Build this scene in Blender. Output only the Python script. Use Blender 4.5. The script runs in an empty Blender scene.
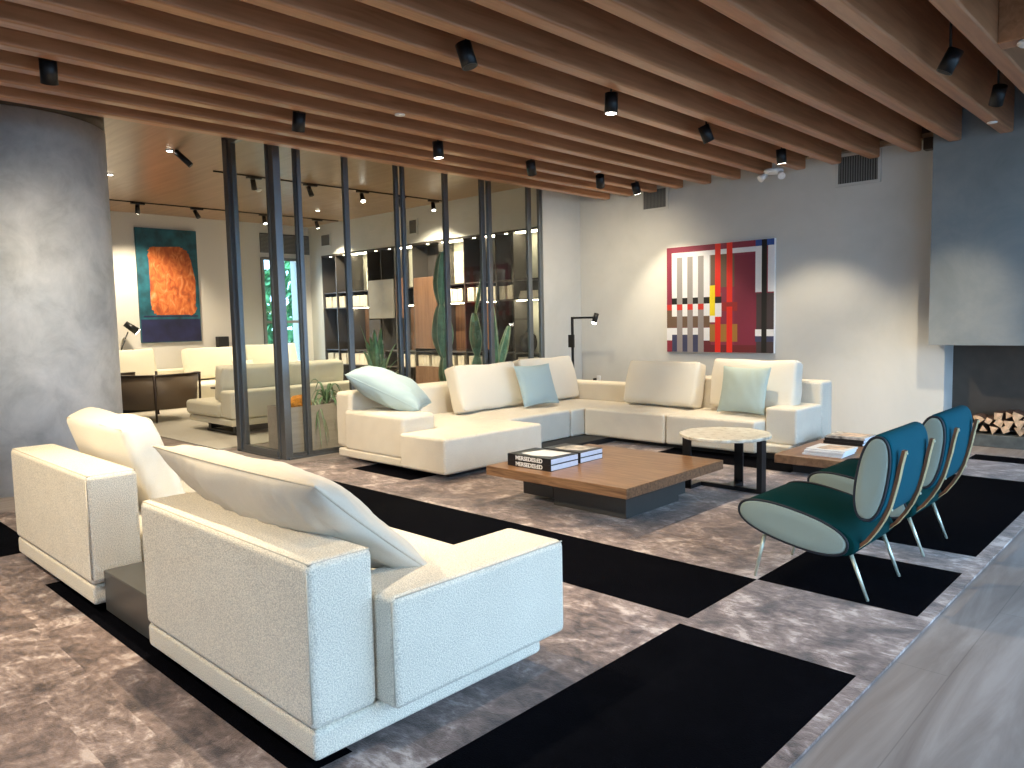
import bpy, bmesh, math, random
from mathutils import Matrix, Vector, noise
C = bpy.context.scene.collection
PI = math.pi
rnd = random.Random(7)

# ------------------------------------------------------------------ materials
def nodes(name):
    m = bpy.data.materials.new(name); m.use_nodes = True
    n = m.node_tree; b = n.nodes['Principled BSDF']
    return m, n, b
def N(n, t, **k):
    x = n.nodes.new(t)
    for a, v in k.items():
        if a in x.inputs: x.inputs[a].default_value = v
        else: setattr(x, a, v)
    return x
def L(n, a, b): n.links.new(a, b)
def rgb(c): return (c[0], c[1], c[2], 1.0)
def coords(n, scale=(1, 1, 1), rot=(0, 0, 0)):
    tc = N(n, 'ShaderNodeTexCoord'); mp = N(n, 'ShaderNodeMapping')
    mp.inputs['Scale'].default_value = scale; mp.inputs['Rotation'].default_value = rot
    L(n, tc.outputs['Object'], mp.inputs['Vector']); return mp.outputs['Vector']
def ramp(n, fac, stops):
    r = N(n, 'ShaderNodeValToRGB'); e = r.color_ramp.elements
    e[0].position, e[0].color = stops[0][0], rgb(stops[0][1])
    e[1].position, e[1].color = stops[-1][0], rgb(stops[-1][1])
    for p, c in stops[1:-1]:
        q = e.new(p); q.color = rgb(c)
    L(n, fac, r.inputs['Fac']); return r.outputs['Color']
def bump(n, b, h, s, d=.01):
    q = N(n, 'ShaderNodeBump'); q.inputs['Strength'].default_value = s; q.inputs['Distance'].default_value = d
    L(n, h, q.inputs['Height']); L(n, q.outputs['Normal'], b.inputs['Normal'])
def plain(name, c, rough=.5, metal=0, bs=0, bscale=60, spec=.5, var=0):
    m, n, b = nodes(name); b.inputs['Roughness'].default_value = rough; b.inputs['Metallic'].default_value = metal
    b.inputs['Specular IOR Level'].default_value = spec
    v = coords(n)
    t = N(n, 'ShaderNodeTexNoise', Scale=bscale, Detail=4.0); L(n, v, t.inputs['Vector'])
    k = var if var else .06
    L(n, ramp(n, t.outputs['Fac'], [(.3, [x*(1-k) for x in c]), (.7, [min(1, x*(1+k)) for x in c])]), b.inputs['Base Color'])
    if bs: bump(n, b, t.outputs['Fac'], bs)
    return m
def wood(name, c1, c2, rough=.45, axis='Y', scale=1.0, spec=.4):
    m, n, b = nodes(name)
    s = {'Y': (9, .55, 9), 'X': (.55, 9, 9), 'Z': (9, 9, .55)}[axis]
    v = coords(n, tuple(x*scale for x in s))
    t = N(n, 'ShaderNodeTexNoise', Scale=2.2, Detail=7.0, Distortion=.9); L(n, v, t.inputs['Vector'])
    L(n, ramp(n, t.outputs['Fac'], [(.28, c1), (.5, [(a+q)/2 for a, q in zip(c1, c2)]), (.74, c2)]), b.inputs['Base Color'])
    b.inputs['Roughness'].default_value = rough; b.inputs['Specular IOR Level'].default_value = spec
    bump(n, b, t.outputs['Fac'], .08); return m
def fabric(name, c, scale=420, bs=.5, var=.1, wr=0):
    m, n, b = nodes(name); v = coords(n)
    t = N(n, 'ShaderNodeTexNoise', Scale=scale, Detail=2.0); L(n, v, t.inputs['Vector'])
    t2 = N(n, 'ShaderNodeTexNoise', Scale=7.0, Detail=3.0); L(n, v, t2.inputs['Vector'])
    mx = N(n, 'ShaderNodeMath', operation='MULTIPLY_ADD'); L(n, t.outputs['Fac'], mx.inputs[0]); mx.inputs[1].default_value = .9
    q = N(n, 'ShaderNodeMath', operation='MULTIPLY'); L(n, t2.outputs['Fac'], q.inputs[0]); q.inputs[1].default_value = .1
    L(n, q.outputs[0], mx.inputs[2])
    L(n, ramp(n, mx.outputs[0], [(.36, [x*(1-var) for x in c]), (.62, [min(1, x*(1+var*.6)) for x in c])]), b.inputs['Base Color'])
    b.inputs['Roughness'].default_value = .9; b.inputs['Specular IOR Level'].default_value = .2
    b.inputs['Sheen Weight'].default_value = .15
    bump(n, b, t.outputs['Fac'], bs, .004); return m
def emis(name, c, s):
    m, n, b = nodes(name); b.inputs['Base Color'].default_value = rgb(c)
    b.inputs['Emission Color'].default_value = rgb(c); b.inputs['Emission Strength'].default_value = s; return m

M = {}
M['cream'] = fabric('cream_boucle', (.78, .71, .59), 200, 1.0, .26)
M['cream2'] = fabric('cream_linen', (.80, .735, .615), 500, .4, .08)
M['piping'] = plain('cream_piping', (.55, .48, .38), .9)
M['ice'] = fabric('pale_blue_cotton', (.38, .49, .51), 500, .3, .07)
M['ice2'] = fabric('pale_sage_cotton', (.42, .50, .46), 500, .3, .07)
M['floral'] = plain('printed_lining', (.5, .42, .42), .8, bscale=30, var=.6)
M['darkgrey'] = plain('graphite_lacquer', (.06, .058, .054), .3)
M['black'] = plain('black_matte', (.010, .010, .011), .6)
M['blackmetal'] = plain('black_metal', (.016, .017, .019), .35, .4)
M['frame'] = plain('dark_aluminium', (.20, .22, .24), .33, .85)
M['walnut'] = wood('walnut_top', (.11, .055, .03), (.34, .19, .10), .3, 'X', 2.6)
M['walnut_side'] = wood('walnut_edge', (.12, .06, .03), (.25, .13, .07), .4, 'X', 1.0)
M['oak'] = wood('oak_table', (.16, .085, .045), (.31, .175, .095), .4, 'Y')
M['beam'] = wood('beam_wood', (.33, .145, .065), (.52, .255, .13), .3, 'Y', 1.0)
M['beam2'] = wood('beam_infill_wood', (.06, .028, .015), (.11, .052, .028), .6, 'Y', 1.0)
M['ceil'] = wood('ceiling_veneer', (.25, .165, .10), (.35, .24, .155), .33, 'X', .6)
M['teal'] = fabric('teal_velvet', (.0, .065, .095), 500, .15, .12)
M['teal'].node_tree.nodes['Principled BSDF'].inputs['Sheen Weight'].default_value = 0
M['seatvelvet'] = fabric('teal_velvet_shaded', (.0, .030, .032), 500, .15, .12); M['seatvelvet'].node_tree.nodes['Principled BSDF'].inputs['Sheen Weight'].default_value = 0; M['seatvelvet'].node_tree.nodes['Principled BSDF'].inputs['Specular IOR Level'].default_value = .1  # teal velvet again, the seat's shaded pile painted in as a darker colour
M['mint'] = fabric('grey_green_felt', (.27, .32, .28), 500, .2, .06)
M['darkpipe'] = plain('navy_piping', (.008, .012, .02), .6)
M['brass'] = plain('satin_brass', (.78, .62, .34), .38, .6)
M['ply'] = wood('bent_walnut_strip', (.10, .04, .018), (.22, .09, .04), .4, 'Z')
M['steel'] = plain('pale_green_steel', (.62, .66, .55), .3, .5)
M['white'] = plain('white_plastic', (.8, .8, .8), .4)
M['paper'] = plain('book_pages', (.78, .80, .88), .8, var=.1, bscale=200)
M['bookblack'] = plain('black_book_cover', (.012, .012, .014), .3)
M['bookprint'] = plain('printed_cover', (.42, .38, .34), .4, var=.8, bscale=14)
M['bookwarm'] = plain('tan_printed_cover', (.62, .45, .32), .4, var=.5, bscale=14)
M['ivory'] = plain('ivory_volume', (.72, .66, .54), .7, var=.12, bscale=14)
M['lens'] = emis('lamp_lens', (1, .93, .82), 16)
M['led'] = emis('led_strip', (1, .88, .62), 16)
M['darkpanel'] = plain('dark_lacquer_panel', (.06, .052, .047), .35)
M['led2'] = emis('dim_led', (1, .88, .62), 10)
M['taupe'] = plain('taupe_panel', (.20, .185, .16), .45, bscale=3, var=.2)
M['brownpanel'] = wood('brown_panel', (.12, .06, .035), (.24, .13, .075), .4, 'Z', .6)
M['ivoryback'] = plain('ivory_back_panel', (.66, .64, .54), .5)
M['planter'] = wood('planter_veneer', (.46, .38, .33), (.56, .48, .42), .5, 'Y', 1.0)
M['cactus'] = plain('cactus_skin', (.10, .22, .13), .55, bscale=12, var=.35)
M['cactusrib'] = plain('cactus_rib_edge', (.34, .42, .26), .6)
M['leaf'] = plain('agave_leaf', (.16, .30, .15), .5, bscale=9, var=.35)
M['leafpale'] = plain('pale_agave_leaf', (.45, .52, .36), .5, bscale=9, var=.3)
M['orange'] = plain('orange_moss', (.65, .25, .03), .9, bs=.8, bscale=40, var=.4)
M['soil'] = plain('soil', (.05, .035, .025), .95, bs=.8, bscale=80)
M['bark'] = plain('log_bark', (.09, .045, .03), .9, bs=.9, bscale=30, var=.4)
M['split'] = plain('split_wood', (.66, .42, .25), .8, bs=.3, bscale=25, var=.3)
M['hearth'] = plain('hearth_stone', (.085, .09, .085), .5, bscale=10, var=.3)
M['firebox'] = plain('firebox_steel', (.075, .058, .045), .55, bscale=6, var=.15)
M['brownleather'] = plain('brown_leather', (.16, .115, .075), .5)
M['rim'] = plain('dark_brown_rim', (.035, .02, .013), .4)
M['farrug'] = fabric('pale_rug', (.50, .47, .40), 120, .5, .1)
M['farcream'] = fabric('far_cream', (.78, .74, .60), 300, .4, .08)
M['vent'] = plain('vent_grey', (.20, .20, .19), .6)
M['paving'] = plain('outdoor_paving', (.17, .17, .165), .8)
M['linen'] = fabric('beige_linen', (.64, .57, .47), 500, .4, .08)
M['ventdark'] = plain('vent_dark', (.04, .04, .04), .8)
M['plaster'] = plain('painted_plaster', (.62, .60, .56), .8)

def stone(name, c1, c2, c3, sc=1.1, rough=.6):
    m, n, b = nodes(name); v = coords(n)
    t = N(n, 'ShaderNodeTexNoise', Scale=sc, Detail=9.0, Roughness=.65, Distortion=.4); L(n, v, t.inputs['Vector'])
    L(n, ramp(n, t.outputs['Fac'], [(.3, c1), (.5, c2), (.72, c3)]), b.inputs['Base Color'])
    b.inputs['Roughness'].default_value = rough; bump(n, b, t.outputs['Fac'], .12); return m
M['concrete'] = stone('polished_concrete', (.50, .505, .485), (.68, .68, .655), (.84, .83, .80), 2.6, .5)
M['hoodstone'] = stone('hood_plaster', (.18, .20, .205), (.22, .24, .245), (.28, .29, .285), 1.6, .55)
M['wall'] = stone('limewash_wall', (.52, .525, .50), (.58, .58, .555), (.63, .625, .595), .8, .8)
M['marble'] = stone('cream_marble', (.34, .30, .22), (.66, .62, .52), (.80, .78, .70), 14, .3)

def mk_floor():
    m, n, b = nodes('grained_stone_floor')
    v = coords(n, (3.0, .35, 1))
    t = N(n, 'ShaderNodeTexNoise', Scale=2.0, Detail=9.0, Roughness=.62, Distortion=.7); L(n, v, t.inputs['Vector'])
    col = ramp(n, t.outputs['Fac'], [(.32, (.20, .165, .15)), (.5, (.28, .24, .22)), (.66, (.37, .325, .305))])
    br = N(n, 'ShaderNodeTexBrick'); v2 = coords(n, (1, 1, 1), (0, 0, PI/2)); L(n, v2, br.inputs['Vector'])
    br.inputs['Scale'].default_value = 1.0; br.inputs['Mortar Size'].default_value = .0025
    br.inputs['Brick Width'].default_value = 1.8; br.inputs['Row Height'].default_value = .6
    br.inputs['Color1'].default_value = (1, 1, 1, 1); br.inputs['Color2'].default_value = (.93, .93, .93, 1)
    br.inputs['Mortar'].default_value = (.72, .72, .72, 1)
    mx = N(n, 'ShaderNodeMix', data_type='RGBA', blend_type='MULTIPLY'); mx.inputs['Factor'].default_value = 1
    L(n, col, mx.inputs['A']); L(n, br.outputs['Color'], mx.inputs['B']); L(n, mx.outputs['Result'], b.inputs['Base Color'])
    b.inputs['Roughness'].default_value = .5; bump(n, b, t.outputs['Fac'], .08); return m
M['floor'] = mk_floor()
def mk_rug(name, cs, rough, bs, rot=0.0):
    m, n, b = nodes(name); v = coords(n, (1, 1, 1), (0, 0, rot))
    w = N(n, 'ShaderNodeTexNoise', Scale=3.8, Detail=10.0, Roughness=.68, Distortion=.7); L(n, v, w.inputs['Vector'])
    v3 = coords(n, (1, 2.2, 1), (0, 0, rot))
    w2 = N(n, 'ShaderNodeTexNoise', Scale=13.0, Detail=5.0, Distortion=.8); L(n, v3, w2.inputs['Vector'])
    mx = N(n, 'ShaderNodeMath', operation='MULTIPLY_ADD'); L(n, w.outputs['Fac'], mx.inputs[0]); mx.inputs[1].default_value = .72
    q = N(n, 'ShaderNodeMath', operation='MULTIPLY'); L(n, w2.outputs['Fac'], q.inputs[0]); q.inputs[1].default_value = .28
    L(n, q.outputs[0], mx.inputs[2])
    L(n, ramp(n, mx.outputs[0], cs), b.inputs['Base Color'])
    b.inputs['Roughness'].default_value = rough; b.inputs['Specular IOR Level'].default_value = .3
    b.inputs['Sheen Weight'].default_value = .25
    h = N(n, 'ShaderNodeTexNoise', Scale=160.0); L(n, v, h.inputs['Vector']); bump(n, b, h.outputs['Fac'], bs, .01); return m
M['rug'] = mk_rug('mauve_silk_pile', [(.39, (.05, .031, .025)), (.47, (.145, .098, .082)), (.54, (.27, .20, .178)), (.61, (.56, .475, .445))], .5, .4)
M['rug2'] = mk_rug('mauve_silk_pile_turned', [(.38, (.045, .028, .023)), (.47, (.12, .08, .067)), (.55, (.22, .155, .135)), (.63, (.44, .36, .33))], .6, .4, 1.3)
M['rugblack'] = mk_rug('black_wool_pile', [(.3, (.0012, .0014, .0025)), (.5, (.0018, .002, .0035)), (.7, (.003, .0032, .005))], .85, .5)
M['rugblack'].node_tree.nodes['Principled BSDF'].inputs['Sheen Weight'].default_value = 0
M['rugblack'].node_tree.nodes['Principled BSDF'].inputs['Specular IOR Level'].default_value = .02

def mk_glass():
    m = bpy.data.materials.new('clear_glass'); m.use_nodes = True; n = m.node_tree; n.nodes.clear()
    o = N(n, 'ShaderNodeOutputMaterial'); t = N(n, 'ShaderNodeBsdfTransparent'); g = N(n, 'ShaderNodeBsdfGlossy')
    t.inputs['Color'].default_value = (.95, .975, .965, 1); g.inputs['Roughness'].default_value = .01
    w = N(n, 'ShaderNodeLayerWeight'); w.inputs['Blend'].default_value = .5
    p = N(n, 'ShaderNodeMath', operation='POWER'); L(n, w.outputs['Facing'], p.inputs[0]); p.inputs[1].default_value = 5
    f = N(n, 'ShaderNodeMath', operation='MULTIPLY_ADD'); L(n, p.outputs[0], f.inputs[0]); f.inputs[1].default_value = .9; f.inputs[2].default_value = .035
    x = N(n, 'ShaderNodeMixShader'); L(n, f.outputs[0], x.inputs[0]); L(n, t.outputs[0], x.inputs[1]); L(n, g.outputs[0], x.inputs[2])
    L(n, x.outputs[0], o.inputs['Surface']); return m
M['glass'] = mk_glass()
def mk_art():
    m, n, b = nodes('orange_abstract_paint'); v = coords(n, (1, 1.6, 1))
    t = N(n, 'ShaderNodeTexNoise', Scale=4.5, Detail=8.0, Distortion=1.3); L(n, v, t.inputs['Vector'])
    L(n, ramp(n, t.outputs['Fac'], [(.3, (.22, .05, .015)), (.44, (.42, .09, .02)), (.56, (.56, .16, .04)), (.68, (.62, .26, .11)), (.76, (.60, .42, .28))]), b.inputs['Base Color'])
    b.inputs['Roughness'].default_value = .6; return m
M['artorange'] = mk_art()
M['artteal'] = plain('teal_paint', (.01, .085, .12), .5, bscale=4, var=.6)
M['artnavy'] = plain('navy_paint', (.012, .014, .055), .5, bscale=4, var=.4)
M['winview'] = plain('garden_hedge', (.10, .30, .12), .8, bscale=6, var=.8)

# ------------------------------------------------------------------ builders
def root_off(p):
    v = Vector((0, 0, 0))
    while p is not None:
        v += p.location; p = p.parent
    return v
def fin(name, bm, mat, parent=None, smooth=False, local=False, wn=False):
    me = bpy.data.meshes.new(name)
    if not local:
        if parent is not None: off = root_off(parent)
        else:
            xs = [v.co for v in bm.verts]
            off = Vector(((min(c.x for c in xs)+max(c.x for c in xs))/2, (min(c.y for c in xs)+max(c.y for c in xs))/2, min(c.z for c in xs)))
        bm.transform(Matrix.Translation(-off))
    bmesh.ops.recalc_face_normals(bm, faces=bm.faces[:])
    bm.to_mesh(me); bm.free()
    o = bpy.data.objects.new(name, me); C.objects.link(o)
    for m in (mat if isinstance(mat, (list, tuple)) else [mat]): me.materials.append(M[m] if isinstance(m, str) else m)
    if smooth:
        for p in me.polygons: p.use_smooth = True
    if wn:
        w = o.modifiers.new('wn', 'WEIGHTED_NORMAL'); w.keep_sharp = True; w.weight = 90
    if parent is not None: o.parent = parent
    elif not local: o.location = off
    return o
def tag(o, label, cat, group=None, kind=None):
    o['label'] = label
    if kind: o['kind'] = kind
    if cat: o['category'] = cat
    if group: o['group'] = group
    return o
def thing(name, label, cat, loc=(0, 0, 0), rz=0, group=None):
    o = bpy.data.objects.new(name, None); C.objects.link(o); o.location = loc; o.rotation_euler = (0, 0, rz)
    o.empty_display_size = .1
    return tag(o, label, cat, group)
def struct(name, bm, mat, **k):
    o = fin(name, bm, mat, **k); o['kind'] = 'structure'; return o
def dup(root, loc=None, rz=None, label=None):
    r = root.copy(); C.objects.link(r)
    if loc is not None: r.location = loc
    if rz is not None: r.rotation_euler = (0, 0, rz)
    if label: r['label'] = label
    for ch in list(root.children):
        c = ch.copy(); C.objects.link(c); c.parent = r
        for g in list(ch.children):
            d = g.copy(); C.objects.link(d); d.parent = c
    return r
def B(): return bmesh.new()
def box(bm, x0, x1, y0, y1, z0, z1, r=0, seg=3, mi=0, mtx=None, cuts=0, puff=0, pdir='z'):
    t = bmesh.new(); bmesh.ops.create_cube(t, size=1)
    sx, sy, sz = x1-x0, y1-y0, z1-z0
    bmesh.ops.scale(t, vec=(sx, sy, sz), verts=t.verts)
    if r: bmesh.ops.bevel(t, geom=t.edges[:], offset=r, segments=seg, profile=.5, affect='EDGES', clamp_overlap=True)
    if cuts:
        ed = [e for e in t.edges if e.calc_length() > .12]
        bmesh.ops.subdivide_edges(t, edges=ed, cuts=cuts, use_grid_fill=True)
        for v in t.verts:
            a, b_, c_ = abs(2*v.co.x/sx), abs(2*v.co.y/sy), 2*v.co.z/sz
            if pdir == 'z' and c_ > .5: v.co.z += puff*max(0, 1-a**3)*max(0, 1-b_**3)
    bmesh.ops.translate(t, vec=((x0+x1)/2, (y0+y1)/2, (z0+z1)/2), verts=t.verts)
    if mtx is not None: t.transform(mtx)
    return merge(bm, t, mi)
def merge(bm, t, mi=0):
    mp = {v: bm.verts.new(v.co) for v in t.verts}
    for f in t.faces:
        try:
            q = bm.faces.new([mp[v] for v in f.verts]); q.material_index = mi if mi is not None else f.material_index; q.smooth = f.smooth
        except ValueError: pass
    t.free(); return bm
def cyl(bm, p0, p1, r0, r1=None, n=20, caps=True, mi=0):
    p0, p1 = Vector(p0), Vector(p1); r1 = r0 if r1 is None else r1
    d = (p1-p0).normalized(); a = d.orthogonal().normalized(); b = d.cross(a)
    R0, R1 = [], []
    for i in range(n):
        t = 2*PI*i/n; u = a*math.cos(t)+b*math.sin(t)
        R0.append(bm.verts.new(p0+u*r0)); R1.append(bm.verts.new(p1+u*r1))
    for i in range(n):
        f = bm.faces.new((R0[i], R0[(i+1) % n], R1[(i+1) % n], R1[i])); f.smooth = True; f.material_index = mi
    if caps:
        for R in (R0, R1): bm.faces.new(R).material_index = mi
    return bm
def tube(bm, pts, r, n=6, closed=False, mi=0):
    pts = [Vector(p) for p in pts]; rings = []; m = len(pts); a = None
    for i, p in enumerate(pts):
        if closed: d = pts[(i+1) % m]-pts[i-1]
        else: d = pts[min(i+1, m-1)]-pts[max(i-1, 0)]
        if d.length < 1e-9: d = Vector((0, 0, 1))
        d.normalize()
        if a is None: a = d.orthogonal().normalized()
        else:
            a = a-d*a.dot(d); a = a.normalized() if a.length > 1e-6 else d.orthogonal().normalized()
        b = d.cross(a); rr = r[i] if isinstance(r, (list, tuple)) else r
        rings.append([bm.verts.new(p+(a*math.cos(2*PI*k/n)+b*math.sin(2*PI*k/n))*rr) for k in range(n)])
    for i in range(m if closed else m-1):
        A, Q = rings[i], rings[(i+1) % m]
        for k in range(n):
            f = bm.faces.new((A[k], A[(k+1) % n], Q[(k+1) % n], Q[k])); f.smooth = True; f.material_index = mi
    if not closed:
        bm.faces.new(rings[0]).material_index = mi; bm.faces.new(rings[-1]).material_index = mi
    return bm
def prism(bm, poly, axis, a0, a1, mi=0, smooth=False):
    """extrude a polygon of (p, q) along axis; X: (y,z)  Y: (x,z)  Z: (x,y)"""
    def P(p, q, a): return {'X': (a, p, q), 'Y': (p, a, q), 'Z': (p, q, a)}[axis]
    A = [bm.verts.new(P(p, q, a0)) for p, q in poly]; Q = [bm.verts.new(P(p, q, a1)) for p, q in poly]
    bm.faces.new(A).material_index = mi; bm.faces.new(Q).material_index = mi; n = len(poly)
    for i in range(n):
        f = bm.faces.new((A[i], A[(i+1) % n], Q[(i+1) % n], Q[i])); f.material_index = mi; f.smooth = smooth
    return bm
def lathe(bm, prof, cx, cy, n=28, mi=0):
    R = [[bm.verts.new((cx+r*math.cos(2*PI*k/n), cy+r*math.sin(2*PI*k/n), z)) for k in range(n)] for r, z in prof]
    for A, Q in zip(R, R[1:]):
        for k in range(n):
            f = bm.faces.new((A[k], A[(k+1) % n], Q[(k+1) % n], Q[k])); f.smooth = True; f.material_index = mi
    bm.faces.new(R[0]).material_index = mi; bm.faces.new(R[-1]).material_index = mi
    return bm

# ------------------------------------------------------------------ camera
f_px = 757.37; yaw, pitch, roll = -.764651534, .0834806835, -.0213325266
fw = Vector((math.sin(yaw)*math.cos(pitch), math.cos(yaw)*math.cos(pitch), -math.sin(pitch)))
r_ = Vector((math.cos(yaw), -math.sin(yaw), 0)); u_ = r_.cross(fw)
c_, s_ = math.cos(roll), math.sin(roll)
rt, up = c_*r_+s_*u_, -s_*r_+c_*u_
cam = bpy.data.cameras.new('camera'); co = bpy.data.objects.new('camera', cam); C.objects.link(co)
cam.sensor_fit = 'HORIZONTAL'; cam.sensor_width = 36; cam.lens = f_px*36/1024; cam.clip_start = .05; cam.clip_end = 200
mw = Matrix.Identity(4)
for i in range(3): mw[i][0], mw[i][1], mw[i][2] = rt[i], up[i], -fw[i]
mw[2][3] = 1.5
co.matrix_world = mw; bpy.context.scene.camera = co

# ------------------------------------------------------------------ setting
ZC, ZB, ZT, ZR = 3.44, 3.30, 4.15, 3.70
XF, KF, YK = -15.3, 15.3/14.2, 9.4
struct('floor', box(B(), XF-.3, 2.0, -4.2, 11, -.1, 0), 'floor')
struct('wall_back', box(B(), -7.65, -2.42, 9.62, 9.95, 0, ZT), 'wall')
struct('wall_partition_return', box(B(), XF-.3, -7.65, 9.80, 9.95, 0, ZT), 'wall')
struct('wall_glass_end', box(B(), -7.73, -7.652, 8.72, 9.80, 0, ZT), 'wall')
bm = B(); box(bm, XF, -7.73, YK, 9.80, 3.03, ZT); box(bm, XF, -14.83, YK, 9.80, 0, 3.03)
struct('wall_above_bookcase', bm, 'wall')
bm = B(); box(bm, XF-.3, XF, -4, 8.22, 0, ZT); box(bm, XF-.3, XF, 9.08, 9.80, 0, ZT); box(bm, XF-.3, XF, 8.22, 9.08, 0, .2); box(bm, XF-.3, XF, 8.22, 9.08, 2.97, ZT)
struct('wall_left', bm, 'plaster')
bm = B(); box(bm, XF-.3, -1.2, -4.2, -4, 0, ZT); box(bm, 1.6, 2.0, -4.2, -4, 0, ZT); box(bm, -1.2, 1.6, -4.2, -4, 2.95, ZT); box(bm, -1.2, 1.6, -4.2, -4, 0, .3)
struct('wall_near', bm, 'planter')
for x in (-1.2, .2, 1.55): struct('window_near_mullion', box(B(), x, x+.05, -4.15, -4.08, .3, 2.95), 'frame')
struct('floor_outside_near', box(B(), XF, 2.0, -30, -4.2, -.12, -.02), 'paving')
struct('wall_right_blocker', box(B(), 2.0, 2.15, -4.2, .4, 0, ZT), 'planter')  # unseen wall, added to keep sky light off the sofa backs
bm = B()   # fireplace wall: left jamb, firebox back and soffit
box(bm, -2.42, -2.40, 9.62, 9.98, .0, 1.4); box(bm, -2.42, 2.0, 9.62, 9.98, 1.4, ZT)
struct('wall_fireplace', bm, 'wall')
struct('wall_firebox', box(B(), -2.42, 2.0, 9.98, 10.05, 0, 1.5), 'firebox')
struct('wall_hood', box(B(), -2.47, 2.0, 9.24, 9.62, 1.133, ZT), 'hoodstone')
struct('trim_hearth', box(B(), -2.40, 2.0, 9.58, 9.98, 0, .135, .006, 2), 'hearth')
# ceilings
bm = B(); box(bm, XF-.3, -7.02, -4.2, 9.80, ZR, ZR+.05); box(bm, -7.02, -2.47, 9.50, 9.62, ZC, ZC+.05)
struct('ceiling', bm, 'ceil')
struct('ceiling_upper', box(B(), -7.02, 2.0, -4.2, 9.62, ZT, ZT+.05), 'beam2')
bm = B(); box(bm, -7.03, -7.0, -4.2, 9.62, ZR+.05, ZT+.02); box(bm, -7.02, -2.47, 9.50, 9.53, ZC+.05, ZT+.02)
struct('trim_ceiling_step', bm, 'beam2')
# column
bm = B(); lathe(bm, [(.87, 0), (.87, 3.49)], -8.79, 2.08, 96)
struct('column', bm, 'concrete')
bm = B(); lathe(bm, [(.868, 3.49), (.868, ZR)], -8.79, 2.08, 64); struct('trim_column_neck', bm, 'rim')
# daylight side: glazed front, mullions only stand beyond the frame
for i, y in enumerate((-4, -1.6, .8, 3.2, 5.6, 8.0, 9.6)):
    struct('window_front_mullion', box(B(), 2.0, 2.08, y-.03, y+.03, 0, ZT, .005, 1), 'frame')
struct('wall_header_blocker', box(B(), 2.0, 2.15, .4, 9.62, 3.2, ZT), 'planter')  # unseen header, added so daylight misses the upper beam sides
struct('floor_outside', box(B(), 2.0, 40, -30, 40, -.12, -.02), 'paving')

# ceiling beams
BX = [-1.39, -1.855, -2.32, -2.775, -3.22, -3.655, -4.09, -4.525, -4.955, -5.385, -5.82, -6.25, -6.66, -7.08]
for i, x in enumerate(BX):
    y1 = 9.235 if x > -2.47 else 9.49
    b_ = struct('ceiling_beam', box(B(), x, x+.125, -4.0, y1, ZB, ZT if x > -7 else ZR+.01, .018, 3), 'beam', wn=True, smooth=True)
for i, x in enumerate((-.93, -.46, .01, .48, .95, 1.42)):
    struct('ceiling_beam', box(B(), x, x+.125, -4.0, 5.6, ZB, ZT, .012, 2), 'beam', wn=True)
struct('trim_cross_beam', box(B(), -1.265, 2.0, 6.15, 6.32, ZB+.002, ZT, .008, 2), 'beam')
struct('trim_dark_bracket', box(B(), -2.64, -2.48, 9.49, 9.61, ZB+.01, ZC, .004, 1), 'rim')

# ------------------------------------------------------------------ rug
def mk_big_rug():
    XL, XR, Y0, Y1 = -7.3, -1.01, -1.2, 9.02
    blk = [(-1.905, -1.075, 1.0, 3.13), (-6.3, -1.905, 3.21, 3.95), (-1.905, -1.075, 3.95, 4.786), (-1.905, -1.09, 5.16, 7.72),
           (-1.92, XR, 8.61, 8.95), (-6.56, -5.6, 4.42, 5.25), (-7.3, -5.85, 1.02, 1.42), (-5.0, -2.17, 1.215, 1.42), (-7.3, -6.9, 5.2, 6.1), (-4.6, -3.0, 6.9, 7.5)]
    dk = [(-5.6, -4.2, 4.0, 5.0), (-4.2, -2.6, 1.0, 1.6), (-3.0, -1.9, 6.1, 7.0), (-3.4, -2.7, -.2, .8), (-5.2, -4.3, -.4, 1.0), (-2.6, -1.905, 1.6, 2.4), (-2.9, -2.2, 4.4, 5.2), (-4.6, -3.6, 5.9, 6.6), (-6.9, -6.1, .2, .9)]
    xs = sorted(set([XL, XR]+[v for b in blk+dk for v in b[:2]])); ys = sorted(set([Y0, Y1]+[v for b in blk+dk for v in b[2:]]))
    bm = B(); V = {}
    def vv(i, j, z):
        k = (i, j, z)
        if k not in V: V[k] = bm.verts.new((xs[i], ys[j], z))
        return V[k]
    for i in range(len(xs)-1):
        for j in range(len(ys)-1):
            cx, cy = (xs[i]+xs[i+1])/2, (ys[j]+ys[j+1])/2
            f = bm.faces.new((vv(i, j, .014), vv(i+1, j, .014), vv(i+1, j+1, .014), vv(i, j+1, .014)))
            f.material_index = 1 if any(b[0] < cx < b[1] and b[2] < cy < b[3] for b in blk) else 2 if any(b[0] < cx < b[1] and b[2] < cy < b[3] for b in dk) else 0
    ge = [e for e in bm.edges if len(e.link_faces) == 1]
    r = bmesh.ops.extrude_edge_only(bm, edges=ge)
    for v in [g for g in r['geom'] if isinstance(g, bmesh.types.BMVert)]: v.co.z = .001
    return fin('checkered_rug', bm, ['rug', 'rugblack', 'rug2'])
tag(mk_big_rug(), 'large velvety mauve and black checkered rug covering the lounge floor', 'rug')

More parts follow.
